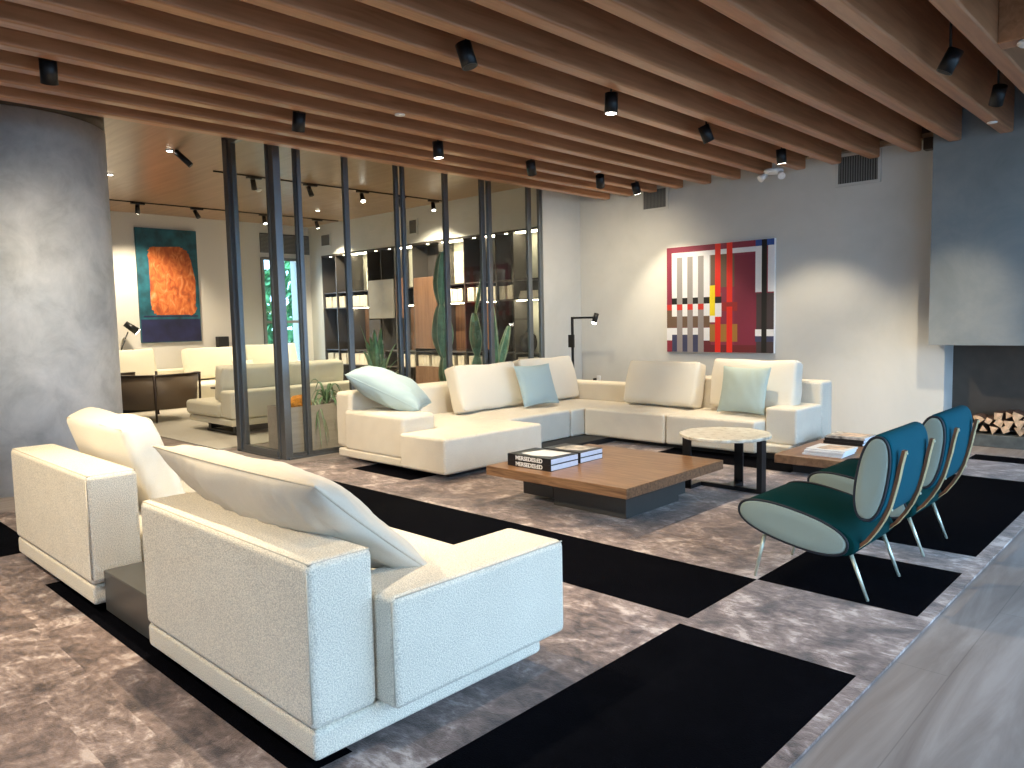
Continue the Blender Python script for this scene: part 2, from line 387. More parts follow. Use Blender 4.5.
# ------------------------------------------------------------------ soft goods
def pillow_bm(w, h, t, seed=0, n=30, k=.07, wr=.006, pw=.42):
    """pillow centred on the origin: x width, z height, y thickness"""
    bm = B(); g = {}
    for s in (1, -1):
        for i in range(n+1):
            for j in range(n+1):
                u = math.sin(PI/2*(2*i/n-1)); v = math.sin(PI/2*(2*j/n-1))
                edge = i in (0, n) or j in (0, n)
                if s == -1 and edge: g[(s, i, j)] = g[(1, i, j)]; continue
                x = w/2*u*(1-k*(1-v*v)); z = h/2*v*(1-k*(1-u*u))
                th = t/2*(max(0, (1-u*u))*max(0, (1-v*v)))**pw
                q = noise.noise(Vector((x*4+seed, z*4, s*3+seed)))*wr*1.6+(abs(noise.noise(Vector((x*11+seed+z*3, z*3.5+s, seed))))-.2)*wr*2.6
                y = s*(th+(q if not edge else 0)*min(1, th/(t*.2)))
                g[(s, i, j)] = bm.verts.new((x, y, z))
        for i in range(n):
            for j in range(n):
                f = bm.faces.new((g[(s, i, j)], g[(s, i+1, j)], g[(s, i+1, j+1)], g[(s, i, j+1)])); f.smooth = True
    rim = [g[(1, i, 0)].co.copy() for i in range(n)]+[g[(1, n, j)].co.copy() for j in range(n)]+[g[(1, i, n)].co.copy() for i in range(n, 0, -1)]+[g[(1, 0, j)].co.copy() for j in range(n, 0, -1)]
    return bm, rim
def cushion(name, label, cat, w, h, t, loc, rot, mat='cream2', pipe='piping', group=None, seed=0, deform=None, **k):
    """loc = centre, rot = (lean about x, roll about y, turn about z) in degrees"""
    bm, rim = pillow_bm(w, h, t, seed, **k)
    mt = Matrix.Rotation(math.radians(rot[2]), 4, 'Z') @ Matrix.Rotation(math.radians(rot[0]), 4, 'X') @ Matrix.Rotation(math.radians(rot[1]), 4, 'Y')
    if deform:
        for v in bm.verts: v.co = deform(v.co)
        rim = [deform(p) for p in rim]
    bm.transform(mt); rim = [mt @ p for p in rim]
    zmin = min(v.co.z for v in bm.verts)
    r = thing(name, label, cat, (loc[0], loc[1], loc[2]+zmin), 0, group)
    bm.transform(Matrix.Translation((0, 0, -zmin)))
    c = fin('cover', bm, mat, r, smooth=True, local=True)
    p = tube(B(), [q-Vector((0, 0, zmin)) for q in rim], .0045, 6, True)
    fin('piping', p, pipe, r, local=True)
    return r
def boxcushion(name, label, cat, w, h, t, loc, rot, mat='cream2', seed=0, group=None, r=.04, wr=.009):
    """squarish back cushion with a boxed edge and two seams"""
    bm = B(); bmesh.ops.create_cube(bm, size=1); bmesh.ops.scale(bm, vec=(w, t, h), verts=bm.verts)
    bmesh.ops.bevel(bm, geom=bm.edges[:], offset=min(r, t*.45), segments=4, profile=.5, affect='EDGES')
    bmesh.ops.subdivide_edges(bm, edges=[e for e in bm.edges if e.calc_length() > .1], cuts=9, use_grid_fill=True)
    for v in bm.verts:
        a, b, c = 2*v.co.x/w, 2*v.co.y/t, 2*v.co.z/h
        pf = max(0, 1-a*a)*max(0, 1-c*c)
        v.co.y += math.copysign(.22*t*pf**.7, b) if abs(b) > .3 else 0
        v.co.x += math.copysign(.010*max(0, 1-c*c), a) if abs(a) > .8 else 0
        v.co.z -= .008*(1-a*a) if c > .8 else 0
        q = noise.noise(v.co*4+Vector((seed, seed*2, 0)))*wr*1.6+noise.noise(v.co*11+Vector((seed, 0, 5)))*wr*.6
        v.co += v.co.normalized()*q
    e = r*.35
    loops = []
    for s in (1, -1):
        pts = []
        X, Z, Y = w/2-e, h/2-e, s*(t/2-e)
        m = 12
        for q in range(m): pts.append((-X+2*X*q/m, Y, -Z))
        for q in range(m): pts.append((X, Y, -Z+2*Z*q/m))
        for q in range(m): pts.append((X-2*X*q/m, Y, Z-.008*(1-(1-2*q/m)**2)))
        for q in range(m): pts.append((-X, Y, Z-2*Z*q/m))
        out = []
        for p in pts:
            p = Vector(p); qn = noise.noise(p*4+Vector((seed, seed*2, 0)))*wr*1.6+noise.noise(p*11+Vector((seed, 0, 5)))*wr*.6
            out.append(p+p.normalized()*(qn+.002))
        loops.append(out)
    mt = Matrix.Rotation(math.radians(rot[2]), 4, 'Z') @ Matrix.Rotation(math.radians(rot[0]), 4, 'X') @ Matrix.Rotation(math.radians(rot[1]), 4, 'Y')
    bm.transform(mt); zmin = min(v.co.z for v in bm.verts)
    R = thing(name, label, cat, (loc[0], loc[1], loc[2]+zmin), 0, group)
    bm.transform(Matrix.Translation((0, 0, -zmin)))
    fin('cover', bm, mat, R, smooth=True, local=True)
    p = B()
    for lp in loops: tube(p, [mt @ q-Vector((0, 0, zmin)) for q in lp], .004, 6, True)
    fin('piping', p, 'piping', R, local=True)
    return R
def edge_seam(bm, x0, x1, y0, y1, z, r=.0035, inset=.008):
    i = inset
    tube(bm, [(x0+i, y0+i, z), (x1-i, y0+i, z), (x1-i, y1-i, z), (x0+i, y1-i, z)], r, 6, True)

# ---- near sofa unit (right) : back towards the camera, arm on the right
A = thing('lounge_sofa', 'cream boucle sofa in the foreground with one low wide right arm', 'sofa', (-2.83, 1.85, .014))
fin('plinth', box(B(), -3.42, -2.25, 1.36, 2.28, .014, .06), 'black', A)
fin('base_frame', box(B(), -3.53, -2.13, 1.25, 2.37, .06, .168, .02), 'cream', A, wn=True, smooth=True)
fin('backrest', box(B(), -3.525, -2.12, 1.243, 1.505, .168, .735, .032, 4), 'cream', A, wn=True, smooth=True)
s = B(); edge_seam(s, -3.52, -2.125, 1.25, 1.50, .727); tube(s, [(-2.132, 1.247, .2), (-2.132, 1.247, .70)], .003)
fin('piping', s, 'piping', A)
fin('arm', box(B(), -2.36, -2.03, 1.51, 2.42, .165, .57, .03, 4), 'cream', A, wn=True, smooth=True)
s = B(); tube(s, [(-2.04, 1.53, .562), (-2.04, 2.41, .562)], .003); tube(s, [(-2.04, 1.514, .19), (-2.04, 1.514, .55)], .003)
fin('piping', s, 'piping', A)
fin('seat', box(B(), -3.53, -2.365, 1.51, 2.44, .17, .41, .04, 4, cuts=6, puff=.02), 'cream', A, wn=True, smooth=True)
# ---- near sofa unit (left)
A = thing('lounge_sofa', 'cream boucle sofa standing between the concrete column and the dark low table', 'sofa', (-4.97, 1.85, .014))
fin('plinth', box(B(), -5.6, -4.38, 1.36, 2.28, .014, .06), 'black', A)
fin('base_frame', box(B(), -5.70, -4.255, 1.25, 2.40, .06, .168, .02), 'cream', A, wn=True, smooth=True)
fin('backrest', box(B(), -5.70, -4.245, 1.243, 1.505, .168, .75, .032, 4), 'cream', A, wn=True, smooth=True)
s = B(); edge_seam(s, -5.69, -4.25, 1.25, 1.50, .743); tube(s, [(-4.252, 1.247, .2), (-4.252, 1.247, .72)], .003)
fin('piping', s, 'piping', A)
fin('arm', box(B(), -5.78, -5.46, 1.51, 2.42, .165, .57, .03, 4), 'cream', A, wn=True, smooth=True)
fin('seat', box(B(), -5.455, -4.25, 1.51, 2.44, .17, .41, .04, 4, cuts=6, puff=.02), 'cream', A, wn=True, smooth=True)
# dark table between them
A = thing('low_table', 'dark graphite block table between the two cream sofas in the foreground', 'table', (-3.89, 1.75, .014))
fin('body', box(B(), -4.235, -3.545, 1.30, 2.30, .03, .245, .004, 1), 'darkgrey', A)
fin('plinth', box(B(), -4.2, -3.6, 1.36, 2.24, .014, .03), 'black', A)

# ------------------------------------------------------------------ far sectional sofa
S = thing('sectional_sofa', 'long cream L-shaped sectional sofa with chaise along the glass wall', 'sofa', (-5.6, 6.6, 0.014))
ck = dict(wn=True, smooth=True)
fin('plinth', box(box(B(), -6.9, -5.42, 4.75, 8.3, .014, .075), -6.0, -3.4, 7.45, 8.3, .014, .074), 'black', S)
fin('base_frame', box(B(), -7.1, -6.0, 4.62, 5.6, .06, .15, .02), 'cream', S, **ck)
fin('arm', box(B(), -6.98, -5.95, 4.62, 5.06, .13, .575, .05, 4), 'cream', S, **ck)
bm = prism(B(), [(-6.88, 5.065), (-5.935, 5.065), (-5.935, 4.56), (-5.26, 4.56), (-5.26, 5.93), (-6.88, 5.93)], 'Z', .075, .415)
bmesh.ops.recalc_face_normals(bm, faces=bm.faces[:]); bmesh.ops.bevel(bm, geom=bm.edges[:], offset=.03, segments=4, profile=.5, affect='EDGES')
fin('chaise', bm, 'cream', S, **ck)
fin('seat', box(B(), -6.88, -5.80, 5.94, 7.06, .075, .41, .03, 4, cuts=6, puff=.018), 'cream', S, **ck)
fin('seat', box(B(), -6.88, -5.79, 7.065, 8.14, .075, .405, .03, 4, cuts=6, puff=.02), 'cream', S, **ck)
fin('seat', box(B(), -5.78, -4.63, 7.29, 8.14, .075, .41, .03, 4, cuts=6, puff=.018), 'cream', S, **ck)
fin('seat', box(B(), -4.62, -3.545, 7.29, 8.14, .075, .41, .03, 4, cuts=6, puff=.018), 'cream', S, **ck)
fin('arm', box(B(), -3.54, -3.20, 7.50, 8.145, .165, .54, .03, 4), 'cream', S, **ck)
fin('base_frame', box(B(), -3.54, -3.24, 7.42, 8.14, .075, .165, .02), 'cream', S, **ck)
fin('backrest', box(B(), -7.18, -6.89, 4.65, 8.44, .15, .765, .05, 4), 'cream', S, **ck)
fin('backrest', box(B(), -6.88, -5.76, 8.15, 8.44, .09, .645, .035, 4), 'cream', S, **ck)
fin('backrest', box(B(), -5.75, -3.20, 8.15, 8.44, .12, .775, .035, 4), 'cream', S, **ck)
s = B(); tube(s, [(-6.888, 5.62, .45), (-6.888, 5.62, .75), (-7.0, 5.62, .767)], .003); fin('seam', s, 'piping', S)
# back cushions (turn 90: faces +X)
boxcushion('back_cushion', 'large cream back cushion left of the pale blue pillow on the sectional sofa', 'cushion', 1.02, .56, .20, (-6.62, 6.42, .70), (-17, 0, 90), seed=3)
boxcushion('back_cushion', 'large cream back cushion partly behind the pale blue pillow in the sofa corner', 'cushion', 1.05, .58, .20, (-6.62, 7.55, .71), (-17, 0, 90), seed=5)
boxcushion('back_cushion', 'large cream back cushion under the left half of the striped painting', 'cushion', .98, .54, .20, (-5.02, 7.90, .70), (-15, 0, 0), seed=8)
boxcushion('back_cushion', 'large cream back cushion behind the pale green pillow near the sofa arm', 'cushion', .98, .55, .20, (-3.86, 7.93, .735), (-11, 0, 0), seed=9)
cushion('throw_pillow', 'pale blue square pillow between two cream cushions on the sectional sofa', 'pillow', .60, .52, .15, (-6.27, 6.98, .70), (-20, 0, 86), 'ice', 'ice', seed=2)
cushion('throw_pillow', 'pale green square pillow near the right arm of the sectional sofa', 'pillow', .56, .51, .15, (-3.84, 7.62, .70), (-16, 0, -3), 'ice2', 'ice2', seed=4)
cushion('throw_pillow', 'pale blue pillow flopped over the left arm of the sectional sofa', 'pillow', .66, .86, .36, (-6.64, 5.0, .785), (-64, 0, 128), 'ice', 'ice', seed=6, wr=.016)
# pillows on the near sofas
boxcushion('back_cushion', 'plump cream cushion seen from behind on the sofa beside the column', 'cushion', 1.0, .57, .19, (-5.03, 1.70, .70), (19, 0, 0), seed=11, wr=.014)
def droop(p):
    p = p.copy(); return p
cushion('back_cushion', 'long crumpled cream cushion leaning over the back of the foreground sofa', 'cushion', 1.36, .68, .26, (-2.89, 1.60, .742), (50, 0, 0), 'linen', 'piping', seed=12, wr=.010, n=64, k=.06, pw=.42)

# ------------------------------------------------------------------ coffee table
T = thing('coffee_table', 'low square walnut coffee table on an offset dark base', 'table', (-3.66, 4.9, .014))
fin('tabletop', box(B(), -4.35, -2.975, 4.21, 5.56, .262, .336, .003, 1), 'walnut', T)
fin('base', box(B(), -3.93, -3.22, 4.55, 5.28, .014, .262, .003, 1), 'darkgrey', T)
fin('base', box(B(), -4.27, -3.94, 4.56, 5.45, .06, .262, .003, 1), 'darkgrey', T)
fin('base', box(B(), -3.93, -3.29, 5.285, 5.5, .03, .262, .003, 1), 'darkgrey', T)
# books
def book(x0, x1, y0, y1, z, h, cover='bookblack', label='', group=None, top='bookprint', spine=True, letters='', cat='book'):
    r = thing('book', label, cat, ((x0+x1)/2, (y0+y1)/2, z), 0, group)
    c = .004
    bm = B(); box(bm, x0, x1, y0, y1, z, z+c); box(bm, x0, x1, y0, y1, z+h-c, z+h)
    box(bm, x0, x1, y0, y0+c, z+c, z+h-c)
    fin('cover', bm, cover, r)
    fin('pages', box(B(), x0+.004, x1-.003, y0+c, y1-.004, z+c, z+h-c), 'paper', r)
    if top: fin('cover_print', prism(B(), [(x0+.2*(x1-x0), y0+.2*(y1-y0)), (x0+.5*(x1-x0), y0+.12*(y1-y0)), (x0+.85*(x1-x0), y0+.3*(y1-y0)), (x0+.9*(x1-x0), y1-.1*(y1-y0)), (x0+.3*(x1-x0), y1-.15*(y1-y0))], 'Z', z+h, z+h+.0015), top, r)
    if letters:
        cu = bpy.data.curves.new('lt', 'FONT'); cu.body = letters; cu.size = h*.95; cu.extrude = .0006; cu.align_x = 'LEFT'; cu.offset = .0015
        o = bpy.data.objects.new('lt', cu); C.objects.link(o)
        dg = bpy.context.evaluated_depsgraph_get(); me = bpy.data.meshes.new_from_object(o.evaluated_get(dg)); bpy.data.objects.remove(o)
        t = B(); t.from_mesh(me)
        wd = max(v.co.x for v in t.verts)-min(v.co.x for v in t.verts)
        t.transform(Matrix.Translation((x0+.19*(x1-x0), y0-.0006, z+h*.16)) @ Matrix.Rotation(PI/2, 4, 'X') @ Matrix.Diagonal((.62*(x1-x0)/wd, 1, 1, 1)))
        fin('spine_lettering', t, 'white', r)
    return r
book(-4.23, -3.77, 4.34, 4.68, .336, .048, label='black hardcover book, lower of the front pair on the coffee table', letters='MERSEDES:ED', top=None)
book(-4.23, -3.77, 4.34, 4.68, .3845, .048, label='black hardcover book, upper of the front pair on the coffee table', letters='MERSEDES:ED', top='white')
book(-4.20, -3.80, 4.74, 5.04, .336, .044, label='black-bound book, lower of the rear pair on the coffee table', top=None)
book(-4.20, -3.80, 4.74, 5.04, .3805, .044, label='black-bound book, upper of the rear pair on the coffee table', top='bookprint')

# marble side table
T = thing('side_table', 'round cream marble side table on three flat dark metal legs', 'table', (-3.12, 5.88, .014))
bm = B(); n = 72
prof = [(.375+.006*math.sin(9*2*PI*k/n)+.004*math.sin(23*2*PI*k/n+1)) for k in range(n)]
rings = []
for z, q in ((.478, .97), (.484, 1), (.503, 1.003), (.508, .985)):
    rings.append([bm.verts.new((-3.12+prof[k]*q*math.cos(2*PI*k/n), 5.86+prof[k]*q*math.sin(2*PI*k/n), z)) for k in range(n)])
for a, b in zip(rings, rings[1:]):
    for k in range(n): bm.faces.new((a[k], a[(k+1) % n], b[(k+1) % n], b[k]))
bm.faces.new(rings[0]); bm.faces.new(rings[-1])
fin('tabletop', bm, 'marble', T)
fin('leg', box(B(), -3.45, -3.37, 5.72, 5.735, .03, .478), 'blackmetal', T)
fin('leg', box(B(), -3.16, -3.08, 6.10, 6.115, .03, .478), 'blackmetal', T)
fin('leg', box(B(), -2.845, -2.80, 5.88, 5.96, .03, .478), 'blackmetal', T)
bm = B(); box(bm, -3.45, -2.80, 5.90, 5.945, .014, .05, .003, 1); box(bm, -3.16, -3.08, 5.945, 6.115, .014, .05); box(bm, -3.45, -3.37, 5.72, 5.9, .014, .05)
fin('floor_frame', bm, 'blackmetal', T)

# low oak table and its books
T = thing('low_table', 'low oak block table holding magazines beside the sofa arm', 'table', (-2.75, 7.4, .014))
fin('tabletop', box(B(), -3.10, -2.44, 6.77, 8.3, .12, .20, .004, 1), 'oak', T)
fin('plinth', box(B(), -3.0, -2.55, 6.95, 8.1, .014, .12), 'black', T)
xx, yy = -2.89, 6.90
lb = ['bottom', 'second lowest', 'second from top', 'topmost']
for i in range(4):
    book(xx+.01*i, xx+.36+.008*i, yy+.01*(i % 2), yy+.33+.01*(i % 2), .2005+.0155*i, .015, 'white', 'white paperback book, %s of the front stack on the low oak table' % lb[i], top='bookwarm' if i == 3 else None)
for i, h in enumerate((.03, .03, .022)):
    book(-2.98+.012*i, -2.60+.01*i, 7.63, 7.95, .2005+[0, .0305, .061][i], h, ['bookblack', 'bookblack', 'bookprint'][i],
         '%s book in the rear stack on the low oak table' % ['thick dark bottom', 'thick dark middle', 'thinner printed top'][i], top='bookwarm' if i == 2 else None)

# ------------------------------------------------------------------ slipper chairs
def ell(cx, cz, a, b, tilt, n=40, sq=2.35):
    out = []
    for k in range(n):
        t = 2*PI*k/n; c, s = math.cos(t), math.sin(t)
        p = math.copysign(abs(c)**(2/sq), c)*a; q = math.copysign(abs(s)**(2/sq), s)*b
        out.append((cx+p*math.cos(tilt)-q*math.sin(tilt), cz+p*math.sin(tilt)+q*math.cos(tilt)))
    return out
def make_chair(y0, label):
    W = .62; cx, cz = -1.715, .355
    R = thing('slipper_chair', label, 'chair', (-1.63, y0+W/2, .014), 0, None)
    for nm, e, g in (('seat', (-1.70, .350, .335, .099, -.18), (-1.715, .352, .302, .092, -.20)), ('backrest', (-1.292, .667, .232, .080, PI/2-.155), (-1.300, .667, .212, .068, PI/2-.155))):
        poly = ell(*e)
        bm = B(); m = len(poly)
        ys = [(y0+.012, .965), (y0+.03, 1.0), (y0+W-.03, 1.0), (y0+W-.012, .965)]
        rr = []
        for y, q in ys: rr.append([bm.verts.new((e[0]+(p-e[0])*q, y, e[1]+(z-e[1])*q)) for p, z in poly])
        for a, b in zip(rr, rr[1:]):
            for k in range(m):
                f = bm.faces.new((a[k], a[(k+1) % m], b[(k+1) % m], b[k])); f.smooth = True
        bm.faces.new(rr[0]); bm.faces.new(rr[-1])
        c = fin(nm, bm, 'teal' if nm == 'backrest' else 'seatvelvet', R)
        q2 = ell(*g)
        for yy_, s in ((y0+.012, -1), (y0+W-.012, 1)):
            d = B(); rr = []
            for off, q in ((0, 1), (.010, .985), (.013, .93), (.014, .5)):
                rr.append([d.verts.new((g[0]+(p-g[0])*q, yy_+s*off, g[1]+(z-g[1])*q)) for p, z in q2])
            for a, b in zip(rr, rr[1:]):
                for k in range(m):
                    f = d.faces.new((a[k], a[(k+1) % m], b[(k+1) % m], b[k])); f.smooth = True
            d.faces.new(rr[0]); d.faces.new(rr[-1])
            o = fin('side_panel', d, 'mint', c); o['label'] = 'grey-green felt side panel'
            p_ = B(); tube(p_, [(p, yy_+s*.004, z) for p, z in ell(g[0], g[1], g[2]+.006, g[3]+.006, g[4])], .007, 6, True)
            fin('piping', p_, 'darkpipe', c)
    # bent wood and brass runners
    prof = [(-1.176, .815), (-1.192, .74), (-1.205, .665), (-1.222, .59), (-1.240, .52), (-1.268, .45), (-1.302, .388), (-1.345, .325), (-1.395, .278), (-1.455, .250), (-1.53, .237), (-1.62, .236), (-1.72, .248), (-1.82, .266), (-1.90, .29), (-1.95, .32)]
    for i in range(len(prof)):
        k_ = 1 if i < 9 else max(0, 1-(i-8)/5)
        prof[i] = (prof[i][0]+.014*k_, prof[i][1]-.008*(1-k_ if i > 8 else 0))
    def strip(bm, yA, yB, o0, o1):
        rows = []
        for i, (x, z) in enumerate(prof):
            a = Vector(prof[max(i-1, 0)]); b = Vector(prof[min(i+1, len(prof)-1)]); d = (b-a).normalized(); nx, nz = -d.y, d.x
            rows.append([bm.verts.new((x+nx*o, y, z+nz*o)) for y, o in ((yA, o0), (yB, o0), (yB, o1), (yA, o1))])
        for a, b in zip(rows, rows[1:]):
            for k in range(4): bm.faces.new((a[k], a[(k+1) % 4], b[(k+1) % 4], b[k]))
        bm.faces.new(rows[0]); bm.faces.new(rows[-1]); return bm
    d0 = (Vector(prof[1])-Vector(prof[0])).normalized(); sg = 1 if -d0.y > 0 else -1
    for yc in (y0+.075, y0+W-.075):
        s_ = fin('runner', strip(B(), yc-.017, yc+.017, -.016*sg, 0), 'ply', R)
        fin('brass_face', strip(B(), yc-.018, yc+.018, .0, .003*sg), 'brass', s_)
        for i in (0, 4):
            x, z = prof[i]; fin('screw', cyl(B(), (x+.002, yc, z-.012), (x+.008, yc, z-.012), .006, n=10), 'steel', s_)
    for ya in (y0+.06, y0+W-.06):
        for x0, z0, x1 in ((-1.885, .275, -1.943), (-1.42, .262, -1.325)):
            bm = B(); cyl(bm, (x0, ya, z0), (x1, ya, .014), .0115, .008, 12)
            cyl(bm, (x0, ya-.02, z0-.004), (x0, ya+.02, z0-.004), .008, n=10)
            fin('leg', bm, 'steel', R)
    return R
make_chair(3.945, 'teal velvet slipper chair with grey-green sides, nearest to the camera')
make_chair(4.91, 'teal velvet slipper chair with brass strips, farther one by the fireplace')

# ------------------------------------------------------------------ wall art
FC = {}
def flat(c):
    k = tuple(c)
    if k not in FC: FC[k] = plain('paint_%02d' % len(FC), c, .55, var=.03)
    return FC[k]
T = thing('painting', 'large abstract painting of red, white, black and maroon stripes on the lounge wall', 'painting', (-5.2, 9.6, .99))
px0, px1, pz0, pz1, py = -6.03, -4.40, .995, 2.50, 9.575
fin('canvas', box(B(), px0, px1, py, 9.618, pz0, pz1, .003, 1), 'white', T)
MR, DR, WH, GY, BK, RD, YL, BR, OL, NV, BL, DG = (.22, .025, .055), (.13, .02, .025), (.74, .75, .78), (.30, .29, .29), (.008, .008, .008), (.72, .02, .01), (.80, .62, .01), (.14, .085, .055), (.32, .15, .03), (.045, .05, .11), (.02, .07, .30), (.05, .035, .04)
R_ = [(0, 1, 0, 1, MR), (.045, .40, .09, .55, GY), (.40, .66, .13, .40, BR), (.62, .83, .12, .93, (.19, .018, .045)), (.83, 1, .47, 1, DG), (.0, .4, .66, .765, BR), (.0, .4, .835, 1, DR),
      (0, .83, .93, 1, (.13, .015, .02)), (.39, .65, .74, .90, OL), (.47, .65, .54, .62, (.30, .02, .02)), (.40, .5, .45, .66, (.16, .10, .09)),
      (.045, .88, .055, .10, WH), (.82, .88, .055, .46, WH), (.94, 1, .03, .46, WH), (.82, 1, 0, .055, BL), (.58, .82, 0, .05, MR), (.40, .62, .10, .13, BR)]
cw = [(.045, .09), (.14, .185), (.235, .282), (.335, .39)]
for a, b in cw: R_ += [(a, b, .1, .49, WH), (a, b, .485, .545, BK), (a, b, .545, .66, WH), (a, b, .77, .835, WH)]
for a, b in [(0, .045)]+[(cw[i][1], cw[i+1][0]) for i in range(3)]: R_ += [(a, b, .545, .60, (.55, .03, .02)), (a, b, .60, 1, (.27, .24, .24) if a else BR)]
R_ += [(0, .09, .77, .835, WH), (0, .045, .835, .89, WH), (0, .045, .89, 1, (.25, .03, .05)), (.335, .39, .835, .89, WH)]
for a, b in cw[:3]: R_ += [(a, b, .835, 1, NV)]
KW = 1.154
R_ += [(.44, .50, .485, .545, BK), (.44, .50, .545, .67, WH), (.39, .44, .66, .72, WH), (.44, .492, 0, .485, RD), (.44, .492, .67, 1, RD), (.548, .602, 0, .54, RD), (.548, .602, .58, 1, RD), (.39, .44, .38, .66, YL),
       (.82, .88, .79, .85, WH), (.93, 1, .79, .85, WH), (.93, 1, .85, .9, NV), (.82, .88, .85, .9, NV), (.88, .93, 0, 1, BK)]
wp = lambda q: KW*q/(1-q+KW*q)
R_ = [(wp(r[0]), wp(r[1]))+tuple(r[2:]) for r in R_]
sx = sorted(set(v for r in R_ for v in r[:2])); sz = sorted(set(v for r in R_ for v in r[2:4]))
bm = B(); mats = []; G = {}
def gv(i, j):
    if (i, j) not in G: G[(i, j)] = bm.verts.new((px0+(px1-px0)*(.003+.994*sx[i]), py-.0015, pz1-(pz1-pz0)*(.003+.994*sz[j])))
    return G[(i, j)]
for i in range(len(sx)-1):
    for j in range(len(sz)-1):
        u, v = (sx[i]+sx[i+1])/2, (sz[j]+sz[j+1])/2; col = None
        for r in R_:
            if r[0] <= u <= r[1] and r[2] <= v <= r[3]: col = r[4]
        m = flat(col)
        if m not in mats: mats.append(m)
        bm.faces.new((gv(i, j), gv(i+1, j), gv(i+1, j+1), gv(i, j+1))).material_index = mats.index(m)
fin('painted_surface', bm, mats, T)

KZ = lambda z: 1.5+(z-1.5)*KF
T = thing('painting', 'tall orange and teal abstract painting hanging in the rear room', 'painting', (XF+.03, 5.78*KF, KZ(1.24)))
fin('canvas', box(B(), XF+.001, XF+.05, 5.22*KF, 6.31*KF, KZ(1.24), KZ(3.29), .004, 1), 'artteal', T)
fin('navy_band', box(B(), XF+.049, XF+.052, 5.23*KF, 6.30*KF, KZ(1.25), KZ(1.66)), 'artnavy', T)
bm = B(); poly = []
for k in range(96):
    t = 2*PI*k/96; c, s_ = math.cos(t), math.sin(t)
    p = math.copysign(abs(c)**.22, c)*.40; q = math.copysign(abs(s_)**.18, s_)*.62
    w = noise.noise(Vector((c*4.3, s_*4.3, 4)))*.06
    sk = -.12*max(0, q/.64)*(1 if c > 0 else .1)
    poly.append(((5.83+p+w+sk)*KF, KZ(2.35+q+w*.6)))
prism(bm, poly, 'X', XF+.0495, XF+.0535); fin('orange_field', bm, 'artorange', T)
fin('painted_line', box(B(), XF+.05, XF+.0545, 5.28*KF, 6.26*KF, KZ(1.70), KZ(1.725)), 'artnavy', T)

# ------------------------------------------------------------------ air vents, socket, detectors
def vent_y(x0, x1, z0, z1, y, label, n=16, vert=True):
    T = thing('air_vent', label, 'vent', ((x0+x1)/2, y, z0))
    f = .035; bm = B()
    box(bm, x0, x0+f, y-.02, y, z0, z1); box(bm, x1-f, x1, y-.02, y, z0, z1); box(bm, x0+f, x1-f, y-.02, y, z0, z0+f); box(bm, x0+f, x1-f, y-.02, y, z1-f, z1)
    fin('frame', bm, 'wall', T); fin('backing', box(B(), x0+f, x1-f, y-.004, y, z0+f, z1-f), 'ventdark', T)
    bm = B(); w = (x1-x0-2*f)/n
    for i in range(n): box(bm, x0+f+w*(i+.35), x0+f+w*(i+.75), y-.016, y-.004, z0+f, z1-f)
    fin('grille', bm, 'vent', T)
vent_y(-3.65, -3.12, 3.04, 3.43, 9.62, 'wall air vent with vertical slats near the fireplace corner')
vent_y(-6.48, -6.02, 3.06, 3.40, 9.62, 'wall air vent behind the ceiling beams left of the striped painting')
vent_y(-14.8, -14.4, 3.2, 3.5, YK, 'small grey air vent above the left end of the bookcase')
vent_y(-11.70, -11.42, 3.18, 3.5, YK, 'small grey air vent above the middle of the bookcase')
T = thing('wall_socket', 'white wall socket with a black plug behind the sofa corner', 'socket', (-7.31, 9.61, .5))
fin('plate', box(B(), -7.35, -7.27, 9.61, 9.62, .52, .60, .003, 1), 'white', T); fin('plug', cyl(B(), (-7.37, 9.612, .54), (-7.37, 9.57, .54), .022, n=12), 'black', T)
T = thing('smoke_detector', 'round white smoke detector on the wood soffit at the upper right', 'smoke detector', (-1.09, 6.23, 3.27))
bm = B(); lathe(bm, [(.075, 3.30), (.078, 3.285), (.06, 3.268), (.02, 3.262)], -1.09, 6.23, 24); fin('housing', bm, 'white', T)
T = thing('emergency_light', 'white twin-head emergency light under the beams near the back wall', 'light', (-4.25, 9.25, 3.27))
bm = B(); lathe(bm, [(.11, 3.30), (.12, 3.28), (.10, 3.25)], -4.25, 9.2, 24); cyl(bm, (-4.25, 9.2, 3.29), (-4.25, 9.2, ZT), .02, n=10); fin('housing', bm, 'white', T)
for s in (-1, 1):
    bm = B(); cyl(bm, (-4.25+s*.09, 9.19, 3.25), (-4.25+s*.14, 9.12, 3.19), .03, .045, 14); fin('lamp_head', bm, 'white', T)
for x, y, l in ((-5.325, 4.22, 'small white ceiling disc on the underside of a middle beam'), (-1.79, 8.60, 'small white ceiling disc on the beam end near the hood'), (-5.76, 7.6, 'small white ceiling disc under the beam before the wall vent')):
    bm = B(); lathe(bm, [(.045, 3.30), (.045, 3.292), (.02, 3.286)], x, y, 20); tag(fin('ceiling_disc', bm, 'white'), l, 'sprinkler cover')

